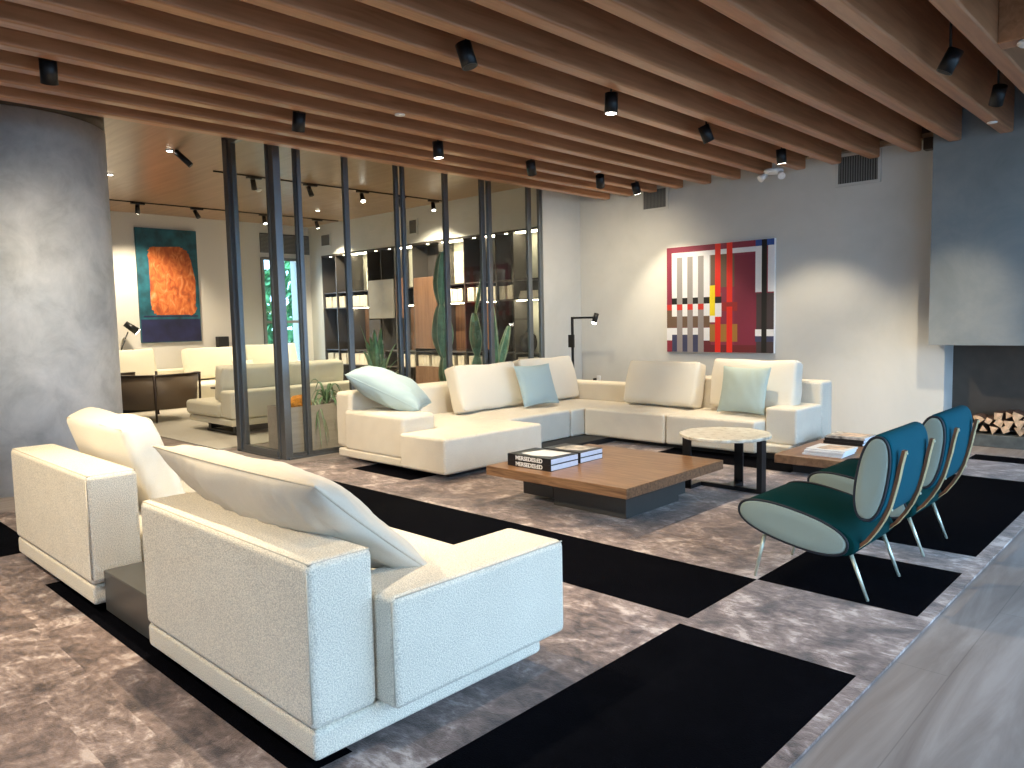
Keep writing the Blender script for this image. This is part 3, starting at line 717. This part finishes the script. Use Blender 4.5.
# ------------------------------------------------------------------ spotlights
def spot_lamp(p, d, energy, col=(1, .80, .58), size=72, blend=.5, r=.03):
    l = bpy.data.lights.new('spot', 'SPOT'); l.energy = energy; l.color = col; l.spot_size = math.radians(size); l.spot_blend = blend; l.shadow_soft_size = r
    o = bpy.data.objects.new('spot', l); C.objects.link(o); o.location = p
    o.rotation_euler = Vector(d).to_track_quat('-Z', 'Y').to_euler(); return o
WARM = (1, .84, .60)
def spotlight(x, y, z, d, label, lit=True, energy=90, stem=.0, size=80, group=None, blend=.5):
    d = Vector(d).normalized(); c = Vector((x, y, z)); a = c-d*.08; b = c+d*.08
    T = thing('spotlight', label, 'spotlight', (x, y, z), 0, group)
    bm = B(); cyl(bm, a, b, .055, n=28)
    fin('housing', bm, 'blackmetal', T)
    bm = B(); cyl(bm, b-d*.002, b+d*.002, .044, n=24); fin('lens', bm, 'lens' if lit else 'black', T)
    bm = B(); cyl(bm, (x, y, z+.03), (x, y, ZT), .009, n=8); lathe(bm, [(.03, ZT-.02), (.03, ZT)], x, y, 14); fin('stem', bm, 'black', T)
    if energy: spot_lamp(b+d*.012, d, energy, WARM, size, blend)
dn = (0, 0, -1)
SP = [(-5.97, 1.70, 3.27, (-.5, .15, -1), False, 'black cylinder spotlight above the concrete column'),
      (-3.80, 3.59, 3.27, (.25, .15, -1), False, 'black cylinder spotlight nearest the top centre of the ceiling'),
      (-3.80, 5.21, 3.26, (-.05, .0, -1), True, 'black spotlight lit between beams above the coffee table'),
      (-5.97, 3.62, 3.26, (-.42, .12, -1), False, 'black spotlight above the glass partition corner post'),
      (-5.97, 5.21, 3.25, (.0, .05, -1), True, 'lit black spotlight above the tall cactus'),
      (-5.97, 6.62, 3.25, (-.25, .5, -1), False, 'tilted black spotlight above the right part of the glass partition'),
      (-5.97, 7.93, 3.25, (-.5, .75, -1), False, 'tilted black spotlight near the wall corner, left of its lit neighbour'),
      (-5.97, 8.73, 3.25, (.1, .3, -1), True, 'lit black spotlight closest to the left wall vent'),
      (-3.80, 6.75, 3.26, (.25, .35, -1), False, 'black spotlight tilted towards the striped painting'),
      (-3.80, 8.42, 3.28, (.0, .2, -1), True, 'lit black spotlight just above the white emergency light'),
      (-1.56, 6.19, 3.27, (-.5, -.1, -1), False, 'large tilted black spotlight at the upper right'),
      (-1.56, 7.67, 3.32, (-1.1, 1.95, -3.0), False, 'black cylinder spotlight hanging in front of the grey hood')]
EN = [165, 230, 190, 340, 230, 120, 130, 110, 260, 150, 50, 210]
for (x, y, z, d, lit, lab), e in zip(SP, EN): spotlight(x, y, z, d, lab, lit, e, size=48 if e == 210 else 130 if e in (120, 130, 165) else 80, blend=1 if e in (210, 120, 130, 165) else .5)
# spotlights of the same rows, behind and above the camera's view
for x, y, e in ((-5.97, -.5, 260), (-3.80, 1.95, 430), (-3.80, -.6, 330), (-1.56, 1.3, 80), (-1.56, 3.0, 60)):
    spotlight(x, y, 3.36, (.0, .75 if y < 0 else .05, -1), 'black cylinder spotlight between the beams overhead', True, e, size=100 if x > -2 else 80, blend=1 if x > -2 else .5, group='spotlights overhead')

# ------------------------------------------------------------------ glass partition
GX = -7.65
def frame_panel(i, y0, y1, x=GX, w=.045, d=.05):
    T = bpy.data.objects.new('window_%d' % i, None); C.objects.link(T); T['kind'] = 'structure'; T.location = (x, (y0+y1)/2, 0)
    bm = B()
    for a, b in ((y0, y0+w), (y1-w, y1)): box(bm, x-d/2, x+d/2, a, b, 0, ZR, .004, 1)
    box(bm, x-d/2, x+d/2, y0+w, y1-w, 0, .06); box(bm, x-d/2, x+d/2, y0+w, y1-w, ZR-.05, ZR)
    fin('frame', bm, 'frame', T); fin('pane', box(B(), x-.004, x+.004, y0+w, y1-w, .06, ZR-.05), 'glass', T)
ys = [4.50, 5.215, 6.01, 6.76, 7.51, 8.40]
struct('trim_corner_post', box(B(), -7.705, -7.605, 4.27, 4.355, 0, ZR, .004, 1), 'frame')
frame_panel(1, 4.357, 4.552, w=.012)
for k, (a, b) in enumerate(zip([4.55]+ys[1:], ys[1:]+[8.72])):
    frame_panel(k+2, a+.004, b-.004, GX-(.03 if k % 2 else -.03), .05 if k < 3 else .07)
bm = B(); box(bm, -7.72, -7.58, 4.3, 8.72, ZR-.03, ZR+.02); box(bm, -7.72, -7.58, 4.3, 8.72, 0, .022)
box(bm, -8.70, -7.72, 4.24, 4.34, ZR-.03, ZR+.02); box(bm, -8.70, -7.72, 4.24, 4.34, 0, .022); struct('trim_partition_track', bm, 'frame')
T = bpy.data.objects.new('window_9', None); C.objects.link(T); T['kind'] = 'structure'; T.location = (-8.2, 4.28, 0)
bm = B()
box(bm, -8.70, -8.60, 4.24, 4.34, 0, ZR, .004, 1); box(bm, -8.595, -8.52, 4.26, 4.32, 0, ZR, .004, 1); box(bm, -7.76, -7.71, 4.26, 4.32, 0, ZR, .004, 1)
box(bm, -8.52, -7.76, 4.25, 4.32, .022, .09); box(bm, -8.52, -7.76, 4.25, 4.32, ZR-.08, ZR-.03); fin('frame', bm, 'frame', T)
fin('pane', box(B(), -8.52, -7.76, 4.282, 4.290, .09, ZR-.08), 'glass', T)

# ------------------------------------------------------------------ planter and plants
T = thing('planter', 'long wood-veneer planter box behind the glass partition', 'planter', (-7.98, 6.5, 0))
bm = B(); X0, X1, Y0, Y1, H = -8.26, -7.80, 4.42, 8.6, .56
box(bm, X0, X1, Y0, Y0+.02, 0, H); box(bm, X0, X1, Y1-.02, Y1, 0, H); box(bm, X0, X0+.02, Y0+.02, Y1-.02, 0, H); box(bm, X1-.02, X1, Y0+.02, Y1-.02, 0, H)
fin('box_sides', bm, 'planter', T); fin('soil', box(B(), X0+.02, X1-.02, Y0+.02, Y1-.02, .02, H-.04), 'soil', T)
def ribbed(bm, base, pts, rads, ribs=6, depth=.32, mi=(0, 1)):
    rings = []; n = ribs*4
    for p, r in zip(pts, rads):
        ring = []
        for k in range(n):
            t = 2*PI*k/n; ph = (k % 4)
            q = (1.0, 1-depth*.6, 1-depth, 1-depth*.6)[ph]
            ring.append(bm.verts.new((base[0]+p[0]+r*q*math.cos(t), base[1]+p[1]+r*q*math.sin(t), base[2]+p[2])))
        rings.append(ring)
    for a, b in zip(rings, rings[1:]):
        for k in range(n):
            f = bm.faces.new((a[k], a[(k+1) % n], b[(k+1) % n], b[k])); f.material_index = 0
    bm.faces.new(rings[0]); bm.faces.new(rings[-1])
    rb = B()
    for j in range(ribs):
        t = 2*PI*j/ribs
        tube(rb, [(base[0]+p[0]+r*math.cos(t), base[1]+p[1]+r*math.sin(t), base[2]+p[2]) for p, r in zip(pts, rads)], .007, 5)
    return bm, rb
def cactus(x, y, segs, label, ribs=5, group=None):
    T = thing('cactus', label, 'cactus', (x, y, H-.04), 0, group)
    for z0, z1, r, dx, dy, tw in segs:
        n = 14; pts, rads = [], []
        for i in range(n+1):
            s = i/n; q = math.sin(PI*(.045+.91*s))**.62
            pts.append((dx[0]+(dx[1]-dx[0])*s, dy[0]+(dy[1]-dy[0])*s, z0+(z1-z0)*s)); rads.append(r*q*(1+.05*math.sin(s*9+x)))
        b, rb = ribbed(B(), (x, y, 0), pts, rads, ribs)
        st = fin('stem', b, 'cactus', T); fin('rib_edges', rb, 'cactusrib', st)
cactus(-8.0, 6.98, [(.50, 1.02, .125, (0, 0), (.10, .02), 0), (1.0, 1.74, .15, (0, .0), (.0, -.02), 0), (1.715, 2.47, .12, (0, 0), (-.02, .03), 0)], 'tallest columnar cactus of stacked segments behind the glass')
cactus(-8.0, 7.60, [(.5, 1.02, .12, (0, 0), (-.04, .02), 0), (.98, 1.62, .115, (0, 0), (.02, -.02), 0), (1.58, 2.12, .03, (0, 0), (0, .14), 0)], 'columnar cactus with a thin whip-like top behind the glass', 4)
cactus(-8.02, 8.02, [(.5, 1.75, .07, (0, 0), (.02, -.06), 0), (.7, 1.42, .075, (0, 0), (.03, .30), 0)], 'forked slender cactus by the right end of the glass', 5)
def leaves(x, y, z, n, ln, w, label, name='agave', mat='leaf', up=1.0, droop=.5, seed=1, cat='plant', base=None):
    T = thing(name, label, cat, (x, y, z)); rr = random.Random(seed)
    for i in range(n):
        a = 2*PI*i/n+rr.uniform(-.3, .3); l = ln*rr.uniform(.75, 1.1); u = up*rr.uniform(.6, 1.25); bm = B(); m = 9; R = []
        for k in range(m+1):
            s = k/m; rad = l*(s*.75 if u > 1 else s); zz = z+l*u*s-droop*l*s*s*1.3
            ww = w*(1-s)**.55*(.65+.7*s if s < .5 else 1)
            px, py_ = x+rad*math.cos(a)*(1/(1+u)), y+rad*math.sin(a)*(1/(1+u)); tx, ty = -math.sin(a)*ww, math.cos(a)*ww
            R.append([bm.verts.new((px+tx, py_+ty, zz+ww*.35)), bm.verts.new((px, py_, zz-.004)), bm.verts.new((px-tx, py_-ty, zz+ww*.35)), bm.verts.new((px, py_, zz+.012*(1-s)))])
        for p, q in zip(R, R[1:]):
            for k in range(4):
                f = bm.faces.new((p[k], p[(k+1) % 4], q[(k+1) % 4], q[k])); f.smooth = True
        fin('leaf', bm, mat, T)
    return T
leaves(-8.02, 5.86, .52, 13, .78, .06, 'tall upright agave with pointed leaves left of the tall cactus', up=1.5, droop=.4, seed=3)
leaves(-8.0, 5.98, .52, 14, .55, .06, 'pale broad-leaved agave at the foot of the tall agave', mat='leafpale', up=1.1, droop=.5, seed=5)
leaves(-7.98, 6.45, .52, 9, .34, .07, 'small rosette succulent near the tall cactus', mat='leafpale', up=.8, droop=.6, seed=8)
leaves(-7.98, 5.05, .53, 22, .75, .022, 'spidery green plant with arching leaves beside the orange moss', name='spider_plant', up=1.25, droop=.95, seed=9)
leaves(-7.98, 4.86, .53, 14, .60, .022, 'low arching green plant spilling over the planter edge', name='spider_plant', mat='leafpale', up=.9, droop=1.3, seed=12)
bm = B(); bmesh.ops.create_icosphere(bm, subdivisions=4, radius=1)
for v in bm.verts: v.co *= 1+.12*noise.noise(v.co*5)
bm.transform(Matrix.Translation((-7.97, 4.68, .58)) @ Matrix.Diagonal((.15, .13, .10, 1))); tag(fin('moss_mound', bm, 'orange', smooth=True), 'orange mound of moss in the near end of the planter', 'plant')

# ------------------------------------------------------------------ bookcase
T = thing('bookcase', 'wall-wide dark bookcase with lit niches in the glass room', 'bookcase', (-11, 9.6, 0))
KB = 9.4/9.0; YB, YF, BT = 9.79, 9.4, 3.02
cols = [-14.17, -13.66, -13.18, -12.54, -12.10, -11.67, -11.12, -10.37, -9.73, -9.30, -8.95, -8.55, -7.98]
cols = [c*KB for c in cols]; cols[-1] = -8.28
lit = [0, 0, 1, 0, 0, 1, 0, 1, 0, 1, 0, 1]
LV = [0, .63, .95, 1.865, 2.20, BT-.03]
fin('back', box(B(), cols[0], cols[-1], YB-.015, YB, 0, BT), 'darkpanel', T)
fin('top', box(B(), cols[0]-.02, cols[-1]+.02, YF, YB, BT-.03, BT), 'darkpanel', T)
for x in cols: fin('upright', box(B(), x-.012, x+.012, YF, YB-.015, 0, BT-.03), 'darkpanel', T)
for z in LV[1:5]: fin('shelf', box(B(), cols[0]+.013, cols[-1]-.013, YF+.02, YB-.016, z-.02, z), 'darkpanel', T)
for i, l in enumerate(lit):
    a, b = cols[i]+.014, cols[i+1]-.014
    if l:
        fin('lit_back_panel', box(B(), a, b, YB-.03, YB-.016, LV[4], BT-.035), 'ivoryback', T)
        fin('light_strip', box(B(), a, b, YF+.05, YF+.20, BT-.045, BT-.031), 'led', T)
        fin('lit_back_panel', box(B(), a, b, YB-.03, YB-.016, LV[2], LV[3]-.024), 'ivoryback' if i > 8 else 'brownpanel', T)
        fin('light_strip', box(B(), a, b, YF+.05, YF+.17, LV[3]-.033, LV[3]-.021), 'led', T)
    else:
        o = fin('light_strip', box(B(), (a+b)/2-.03, (a+b)/2+.03, YF+.05, YF+.07, BT-.042, BT-.031), 'led2', T)
for a, b, z0, z1, m in ((-12.5, -11.7, 1.60, 2.38, 'taupe'), (-11.62, -11.4, 1.6, 2.38, 'brownpanel'), (-11.08, -10.40, 1.0, 2.36, 'brownpanel'), (-11.1, -10.2, .04, .66, 'brownpanel'), (-9.28, -8.97, 1.0, 1.82, 'brownpanel'), (-12.5, -12.14, 1.0, 1.58, 'darkpanel')):
    fin('reflection_panel', box(B(), a*KB, b*KB, YF-.03, YF-.004, z0, z1, .003, 1), m, T)  # tan and brown panels paint in reflections on the partition glass
def vols(i, z, n, h, lab, grp, fillr=.9):
    a, b = cols[i]+.03, cols[i+1]-.03; w = (b-a)*fillr/n
    for k in range(n):
        if k == n//2 and n > 4: continue
        x = a+w*k; r = thing('book', lab, 'book', (x+w/2, YF+.15, z), 0, grp)
        hh = h*(.93+.07*rnd.random())
        bm = B(); box(bm, x, x+w*.93, YF+.04, YF+.26, z+.0005, z+hh, .004, 1); fin('cover', bm, 'ivory', r)
for i, n in ((0, 6), (1, 6), (2, 2), (7, 4), (8, 6), (9, 3), (10, 5)): vols(i, LV[3], n, .25, 'ivory book in the row on the upper shelf of the bookcase', 'ivory books on the upper shelf')
for i, n in ((0, 6), (1, 7), (2, 3), (5, 4), (6, 8), (7, 6), (8, 5), (11, 6)): vols(i, LV[1], n, .25, 'ivory book in the row on the lower shelf of the bookcase', 'ivory books on the lower shelf')
for k in range(3):
    r = tag(fin('book', box(B(), -8.88+.02*k, -8.42-.01*k, 9.46, 9.70, 1.8655+.045*k, 1.909+.045*k, .003, 1), 'ivory'), 'ivory book lying flat in the pile on the right upper shelf', 'book', 'flat ivory books on the right upper shelf')
bm = B(); prof = [(.03, .951), (.09, .965), (.135, 1.04), (.15, 1.13), (.13, 1.23), (.07, 1.29), (.03, 1.315), (.03, 1.34)]
lathe(bm, prof, -8.765, 9.57, 28); tag(fin('vase', bm, 'black'), 'round black vase on the bookcase shelf at the right end', 'vase')
for x, h in ((-13.4, .34), (-12.3, .2)):
    bm = B(); lathe(bm, [(.05, .951), (.07, 1.0), (.05, 1.08), (.02, .951+h)], x*KB, 9.56, 18)
    tag(fin('figurine', bm, 'brownleather' if h > .3 else 'ivory'), ('brown' if h > .3 else 'small ivory')+' tapering ornament on a bookcase shelf at the left', 'ornament')

# ------------------------------------------------------------------ rear room furniture
bm = B(); box(bm, -14.2, -8.95, 4.12, 8.6, .0005, .012); tag(fin('area_rug', bm, 'farrug'), 'pale beige rug on the floor of the rear room', 'rug')
# barrel lounge chair
cx, cy, RR = -12.85, 4.92, .70
T = thing('lounge_chair', 'barrel-backed brown leather lounge chair seen from behind in the rear room', 'chair', (cx, cy, .012))
def arc_wall(bm, r0, r1, z0, z1, a0, a1, n=40, flare=.0):
    R = []
    for k in range(n+1):
        t = a0+(a1-a0)*k/n; c, s = math.cos(t), math.sin(t)
        R.append([bm.verts.new((cx+(r-(flare if z == z0 else 0))*c, cy+(r-(flare if z == z0 else 0))*s*.92, z)) for r, z in ((r0, z0), (r1, z0), (r1, z1), (r0, z1))])
    for a, b in zip(R, R[1:]):
        for k in range(4):
            f = bm.faces.new((a[k], a[(k+1) % 4], b[(k+1) % 4], b[k])); f.smooth = k in (1, 3)
    bm.faces.new(R[0]); bm.faces.new(R[-1]); return bm
a0, a1 = math.radians(-172), math.radians(62)
fin('shell', arc_wall(B(), RR-.05, RR, .22, .745, a0, a1, flare=.05), 'brownleather', T)
fin('rim', arc_wall(B(), RR-.06, RR+.012, .745, .77, a0, a1), 'rim', T)
bm = B(); lathe(bm, [(.50, .27), (.52, .30), (.52, .42), (.48, .45)], cx, cy, 32); fin('seat', bm, 'farcream', T)
for t in (-24, 66, 156, -114):
    t = math.radians(t); fin('leg', cyl(B(), (cx+(RR+.02)*math.cos(t), cy+(RR+.02)*.92*math.sin(t), .76), (cx+(RR+.0)*math.cos(t), cy+(RR)*.92*math.sin(t), .012), .022, .016, 10), 'rim', T)
bm = B()
for s in (0, PI/2): cyl(bm, (cx-.55*math.cos(s+.6), cy-.5*math.sin(s+.6), .25), (cx+.55*math.cos(s+.6), cy+.5*math.sin(s+.6), .25), .018, n=8)
fin('brace', bm, 'rim', T)
# far sofa along the rear wall
S = thing('sofa', 'long cream sofa along the far wall under the orange painting', 'sofa', (-14.6, 6.8, .012))
fin('plinth', box(B(), -15.1, -14.2, 4.4, 9.1, .012, .10), 'black', S)
for a, b in ((4.3, 5.85), (5.86, 7.4), (7.41, 9.2)): fin('seat', box(B(), -14.95, -14.05, a, b, .1, .43, .04, 3, cuts=4, puff=.03), 'farcream', S, **ck)
fin('backrest', box(B(), -15.26, -14.96, 4.3, 9.2, .1, .70, .04, 3), 'farcream', S, **ck)
boxcushion('back_cushion', 'cream cushion on the far sofa left of the painting', 'cushion', 1.0, .62, .22, (-14.80, 5.15, .80), (-14, 0, 90), 'farcream', seed=21)
boxcushion('back_cushion', 'cream cushion on the far sofa under the right edge of the painting', 'cushion', 1.12, .62, .22, (-14.80, 6.80, .78), (-12, 0, 90), 'farcream', seed=22)
boxcushion('back_cushion', 'cream cushion on the far sofa seen through the glass', 'cushion', 1.15, .62, .22, (-14.80, 8.05, .80), (-12, 0, 90), 'farcream', seed=23)
cushion('throw_pillow', 'small cream pillow on the far sofa beside the sofa arm', 'pillow', .45, .38, .14, (-14.5, 7.3, .64), (-22, 0, 90), 'farcream', 'piping', seed=24)
# second sofa, back towards the planter
S = thing('sofa', 'cream sofa on thin black runners just behind the glass corner', 'sofa', (-10.2, 5.8, .012))
fin('base', box(B(), -11.15, -9.8, 4.72, 7.0, .14, .23, .02), 'farcream', S, **ck)
fin('seat', box(B(), -11.22, -10.16, 4.70, 5.9, .235, .44, .05, 3, cuts=4, puff=.02), 'farcream', S, **ck)
fin('seat', box(B(), -11.0, -10.16, 5.91, 7.0, .235, .44, .05, 3, cuts=4, puff=.02), 'farcream', S, **ck)
fin('backrest', box(B(), -10.13, -9.80, 4.72, 7.0, .235, .62, .04, 3), 'farcream', S, **ck)
bm = B(); box(bm, -10.75, -9.72, 4.80, 4.86, .012, .05); box(bm, -10.7, -10.62, 4.80, 6.9, .05, .14); box(bm, -9.95, -9.88, 4.80, 6.9, .05, .14); box(bm, -10.75, -9.72, 6.8, 6.86, .012, .05); fin('runner_frame', bm, 'blackmetal', S)
boxcushion('back_cushion', 'cream back cushion on the sofa behind the glass corner, nearer the column', 'cushion', .95, .50, .2, (-10.28, 5.25, .70), (-10, 0, -90), 'farcream', seed=31)
boxcushion('back_cushion', 'cream back cushion on the sofa behind the glass corner, farther from the column', 'cushion', .95, .50, .2, (-10.28, 6.3, .70), (-10, 0, -90), 'farcream', seed=33)
S = thing('low_table', 'low dark table between the sofas in the rear room', 'table', (-12.0, 6.2, .012))
fin('tabletop', box(B(), -12.4, -11.3, 5.75, 6.9, .30, .36, .004, 1), 'rim', S); fin('plinth', box(B(), -12.2, -11.5, 5.95, 6.7, .012, .30), 'black', S)
S = thing('low_table', 'slightly higher dark table behind the barrel chair', 'table', (-12.9, 6.3, .012))
fin('tabletop', box(B(), -13.0, -12.45, 5.9, 6.9, .42, .45, .003, 1), 'rim', S); fin('plinth', box(B(), -12.9, -12.55, 6.1, 6.7, .012, .42), 'black', S)
# rear lamps
def jointed_lamp(pts, head, hd, label, r=.012, hr=.05, hl=.17, base=.12, energy=0):
    T = thing('floor_lamp', label, 'lamp', pts[0])
    bm = B(); lathe(bm, [(base, pts[0][2]), (base, pts[0][2]+.015), (.02, pts[0][2]+.02)], pts[0][0], pts[0][1], 24); fin('base', bm, 'blackmetal', T)
    fin('pole', tube(B(), pts, r, 8), 'blackmetal', T)
    h, d = Vector(head), Vector(hd).normalized()
    fin('lamp_head', cyl(B(), h-d*hl*.5, h+d*hl*.5, hr*.8, hr, 18), 'blackmetal', T)
    fin('bulb', cyl(B(), h+d*(hl*.5-.004), h+d*(hl*.5+.006), hr*.85, n=16), 'lens', T)
    if energy: spot_lamp(h+d*(hl*.5+.02), d, energy, WARM, 110, .8, .03)
jointed_lamp([(-15.15, 5.02, .001), (-15.2, 5.1, .8), (-15.10, 5.33, 1.44)], (-15.05, 5.38, 1.52), (.3, .7, -.6), 'black desk-style floor lamp left of the orange painting', hr=.07, hl=.26, energy=8)
T = thing('speaker', 'small black box lamp on a stem behind the far sofa', 'lamp', (-15.2, 7.2, .001))
fin('pole', tube(B(), [(-15.28, 7.2, .001), (-15.28, 7.2, 1.1)], .012), 'blackmetal', T); fin('shade', box(B(), -15.29, -15.13, 7.1, 7.32, 1.08, 1.30, .01, 2), 'black', T)
# reading lamp behind the corner of the sectional sofa
T = thing('floor_lamp', 'angular black floor lamp with lit head behind the sofa corner', 'lamp', (-7.22, 8.85, .0))
bm = B(); lathe(bm, [(.14, .0005), (.14, .015), (.02, .02)], -7.22, 8.86, 28); fin('base', bm, 'blackmetal', T)
bm = B(); box(bm, -7.235, -7.205, 8.845, 8.875, .015, 1.535); box(bm, -7.205, -6.79, 8.845, 8.875, 1.505, 1.535); fin('pole', bm, 'blackmetal', T)
bm = B(); box(bm, -7.275, -7.165, 8.82, 8.845, 1.08, 1.27, .004, 1); fin('dimmer_box', bm, 'black', T)
bm = B(); cyl(bm, (-6.76, 8.86, 1.58), (-6.785, 8.83, 1.45), .038, n=18); fin('lamp_head', bm, 'blackmetal', T)
bm = B(); cyl(bm, (-6.785, 8.83, 1.45), (-6.79, 8.824, 1.425), .034, .03, n=16); fin('bulb', bm, 'lens', T)
spot_lamp((-6.795, 8.82, 1.41), (-.15, -.2, -1), 12, WARM, 120, .8, .03)
# window of the rear room on the left wall
T = bpy.data.objects.new('window_10', None); C.objects.link(T); T['kind'] = 'structure'; T.location = (XF, 8.0, 0)
bm = B()
for y in (8.22, 8.65, 9.08): box(bm, XF, XF+.05, y-.03, y+.03, .2, 2.97)
for z in (.2, 1.55, 2.92): box(bm, XF, XF+.045, 8.22, 9.08, z, z+.06)
fin('frame', bm, 'vent', T)
fin('pane', box(B(), XF+.018, XF+.026, 8.22, 9.08, .2, 2.97), 'glass', T)
struct('floor_garden', box(B(), -24, XF-.3, 2, 16, -.1, -.02), 'plaster')
rg = random.Random(5)
for i, (x, y, h) in enumerate(((-18.2, 9.0, 2.5), (-18.6, 10.6, 3.3), (-18.9, 12.2, 2.9))):
    T = thing('shrub', 'leafy green shrub outside the rear window', 'shrub', (x, y, -.02), 0, 'shrubs outside the rear window')
    bm = B()
    for k in range(420):
        t, u = rg.uniform(0, 2*PI), rg.uniform(-1, 1); q = math.sqrt(1-u*u); rr = rg.uniform(.75, 1.0)
        p = Vector((x+.75*rr*q*math.cos(t), y+.75*rr*q*math.sin(t), h*.55+h*.45*rr*u)); d = Vector((rg.uniform(-1, 1), rg.uniform(-1, 1), rg.uniform(-1, 1))).normalized(); e = d.orthogonal()*.10; d *= .16
        bm.faces.new([bm.verts.new(p-d), bm.verts.new(p+e), bm.verts.new(p+d), bm.verts.new(p-e)])
    fin('foliage', bm, 'winview', T); fin('stem', cyl(B(), (x, y, -.02), (x, y, h*.6), .05), 'bark', T)
T = thing('air_vent', 'long dark air grille high above the rear room window', 'vent', (XF, 8.8, 3.05))
fin('backing', box(B(), XF, XF+.02, 8.2, 9.39, 3.08, 3.5), 'ventdark', T)
bm = B()
for k in range(14): box(bm, XF+.02, XF+.03, 8.2, 9.39, 3.09+.028*k, 3.105+.028*k)
fin('grille', bm, 'vent', T)
# rear room track lights
def track(x, y0, y1, heads, lab):
    T = thing('light_track', lab, 'track light', (x, (y0+y1)/2, ZR-.02))
    fin('rail', box(B(), x-.012, x+.012, y0, y1, ZR-.018, ZR-.0005), 'black', T)
    for y, d, on in heads:
        d = Vector(d).normalized(); c = Vector((x, y, ZR-.12))
        h = fin('spot_head', box(cyl(B(), c-d*.07, c+d*.08, .035, .042, 16), x-.03, x+.03, y-.10, y+.12, ZR-.045, ZR-.018), 'blackmetal', T)
        fin('lens', cyl(B(), c+d*.078, c+d*.084, .036, n=14), 'lens' if on else 'black', h)
        if on: spot_lamp(c+d*.10, d, on, WARM, 95, .7)
track(-13.95, 4.7, 9.3, [(5.21, (-.5, .15, -1), 430), (6.25, (.5, .3, -1), 0), (7.6, (.3, 0, -1), 430), (8.78, (0, .3, -1), 430)], 'black lighting track nearest the far wall of the rear room')
track(-10.55, 5.0, 9.35, [(5.6, (-.3, .3, -1), 0), (6.54, (.3, .2, -1), 0), (7.52, (.6, -.2, -1), 260), (8.3, (-.2, .6, -1), 520), (9.05, (.3, -.1, -1), 380)], 'black lighting track nearer the glass in the rear room')
for x, y, on, l in ((-9.68, 4.04, 1, 'small lit recessed ceiling spot beside the column'), (-12.9, 8.15, 1, 'lit round ceiling spot in the rear room left'), (-11.69, 4.02, 1, 'tiny lit ceiling spot at the column edge')):
    bm = B(); lathe(bm, [(.05, ZR), (.05, ZR-.012), (.035, ZR-.014)], x, y, 18); T = thing('ceiling_spot', l, 'ceiling light', (x, y, ZR-.014)); fin('trim_ring', bm, 'white', T)
    fin('lens', cyl(B(), (x, y, ZR-.014), (x, y, ZR-.018), .034, n=16), 'lens', T); spot_lamp((x, y, ZR-.04), dn, 170, WARM, 120, .7)
T = thing('spotlight', 'tilted black surface spotlight beside the column on the wood ceiling', 'spotlight', (-9.6, 4.15, ZR-.1))
bm = B(); cyl(bm, (-9.62, 4.09, ZR-.02), (-9.52, 4.23, ZR-.19), .036, n=16); fin('housing', bm, 'blackmetal', T); fin('stem', cyl(B(), (-9.62, 4.09, ZR), (-9.62, 4.09, ZR-.04), .012, n=8), 'black', T)
T = thing('smoke_detector', 'round white smoke detector on the rear room ceiling', 'smoke detector', (-11.5, 6.18, ZR-.05))
bm = B(); lathe(bm, [(.06, ZR), (.06, ZR-.02), (.04, ZR-.035), (.015, ZR-.05)], -11.5, 6.18, 20); fin('housing', bm, 'white', T)

# ------------------------------------------------------------------ firewood
def log(x, z, r, ang, sides, y, ln, label, grp='split logs on the hearth'):
    T = thing('firewood_log', label, 'log', (x, y+ln/2, z), 0, grp)
    pts = [(x, z)] if sides == 0 else []
    if sides == 0:   # wedge
        a = ang; w = 1.15
        pts = [(x-r*.55*math.cos(a+w/2), z-r*.55*math.sin(a+w/2)), (x-r*.55*math.cos(a+w/2)+1.2*r*math.cos(a), z-r*.55*math.sin(a+w/2)+1.2*r*math.sin(a))]
        o = pts[0]; pts = [o]+[(o[0]+1.25*r*math.cos(a+w*k/5), o[1]+1.25*r*math.sin(a+w*k/5)) for k in range(6)]
    else: pts = [(x+r*.62*(1+.12*math.sin(k*5+x*9))*math.cos(ang+2*PI*k/sides), z+r*.62*(1+.12*math.sin(k*3+z*9))*math.sin(ang+2*PI*k/sides)) for k in range(sides)]
    bm = B(); fs = prism(bm, pts, 'Y', y+.002, y+ln); o = fin('bark', bm, 'bark', T)
    m = len(pts); mx, mz = sum(p[0] for p in pts)/m, sum(p[1] for p in pts)/m
    fin('cut_face', prism(B(), [(mx+(p-mx)*.96, mz+(q-mz)*.96) for p, q in pts], 'Y', y-.006, y+.002), 'split', T)
rl = random.Random(4)
zz0 = .137
for row, (z, n, off, top) in enumerate(((.195, 17, 0, 0), (.275, 15, .05, 0), (.345, 11, .02, 1))):
    for k in range(n):
        x = -2.32+off+k*.105+rl.uniform(-.012, .012)
        if row == 2 and x < -1.95: continue
        if x < -2.28+.04*row: continue
        log(x, z+rl.uniform(-.01, .01), rl.uniform(.07, .092), rl.uniform(0, 6.28), rl.choice((0, 0, 3, 4, 5)), 9.64+rl.uniform(0, .04), .26, 'split firewood log with a pale cut face in the pile on the hearth')

# ------------------------------------------------------------------ daylight
w = bpy.data.worlds.new('sky'); bpy.context.scene.world = w; w.use_nodes = True
bg = w.node_tree.nodes['Background']; bg.inputs['Color'].default_value = (.45, .70, 1, 1); bg.inputs['Strength'].default_value = 6
sc = bpy.context.scene
sc.view_settings.view_transform = 'Standard'; sc.view_settings.look = 'None'; sc.view_settings.gamma = 1; sc.view_settings.exposure = 0.2
sc.view_settings.use_curve_mapping = False
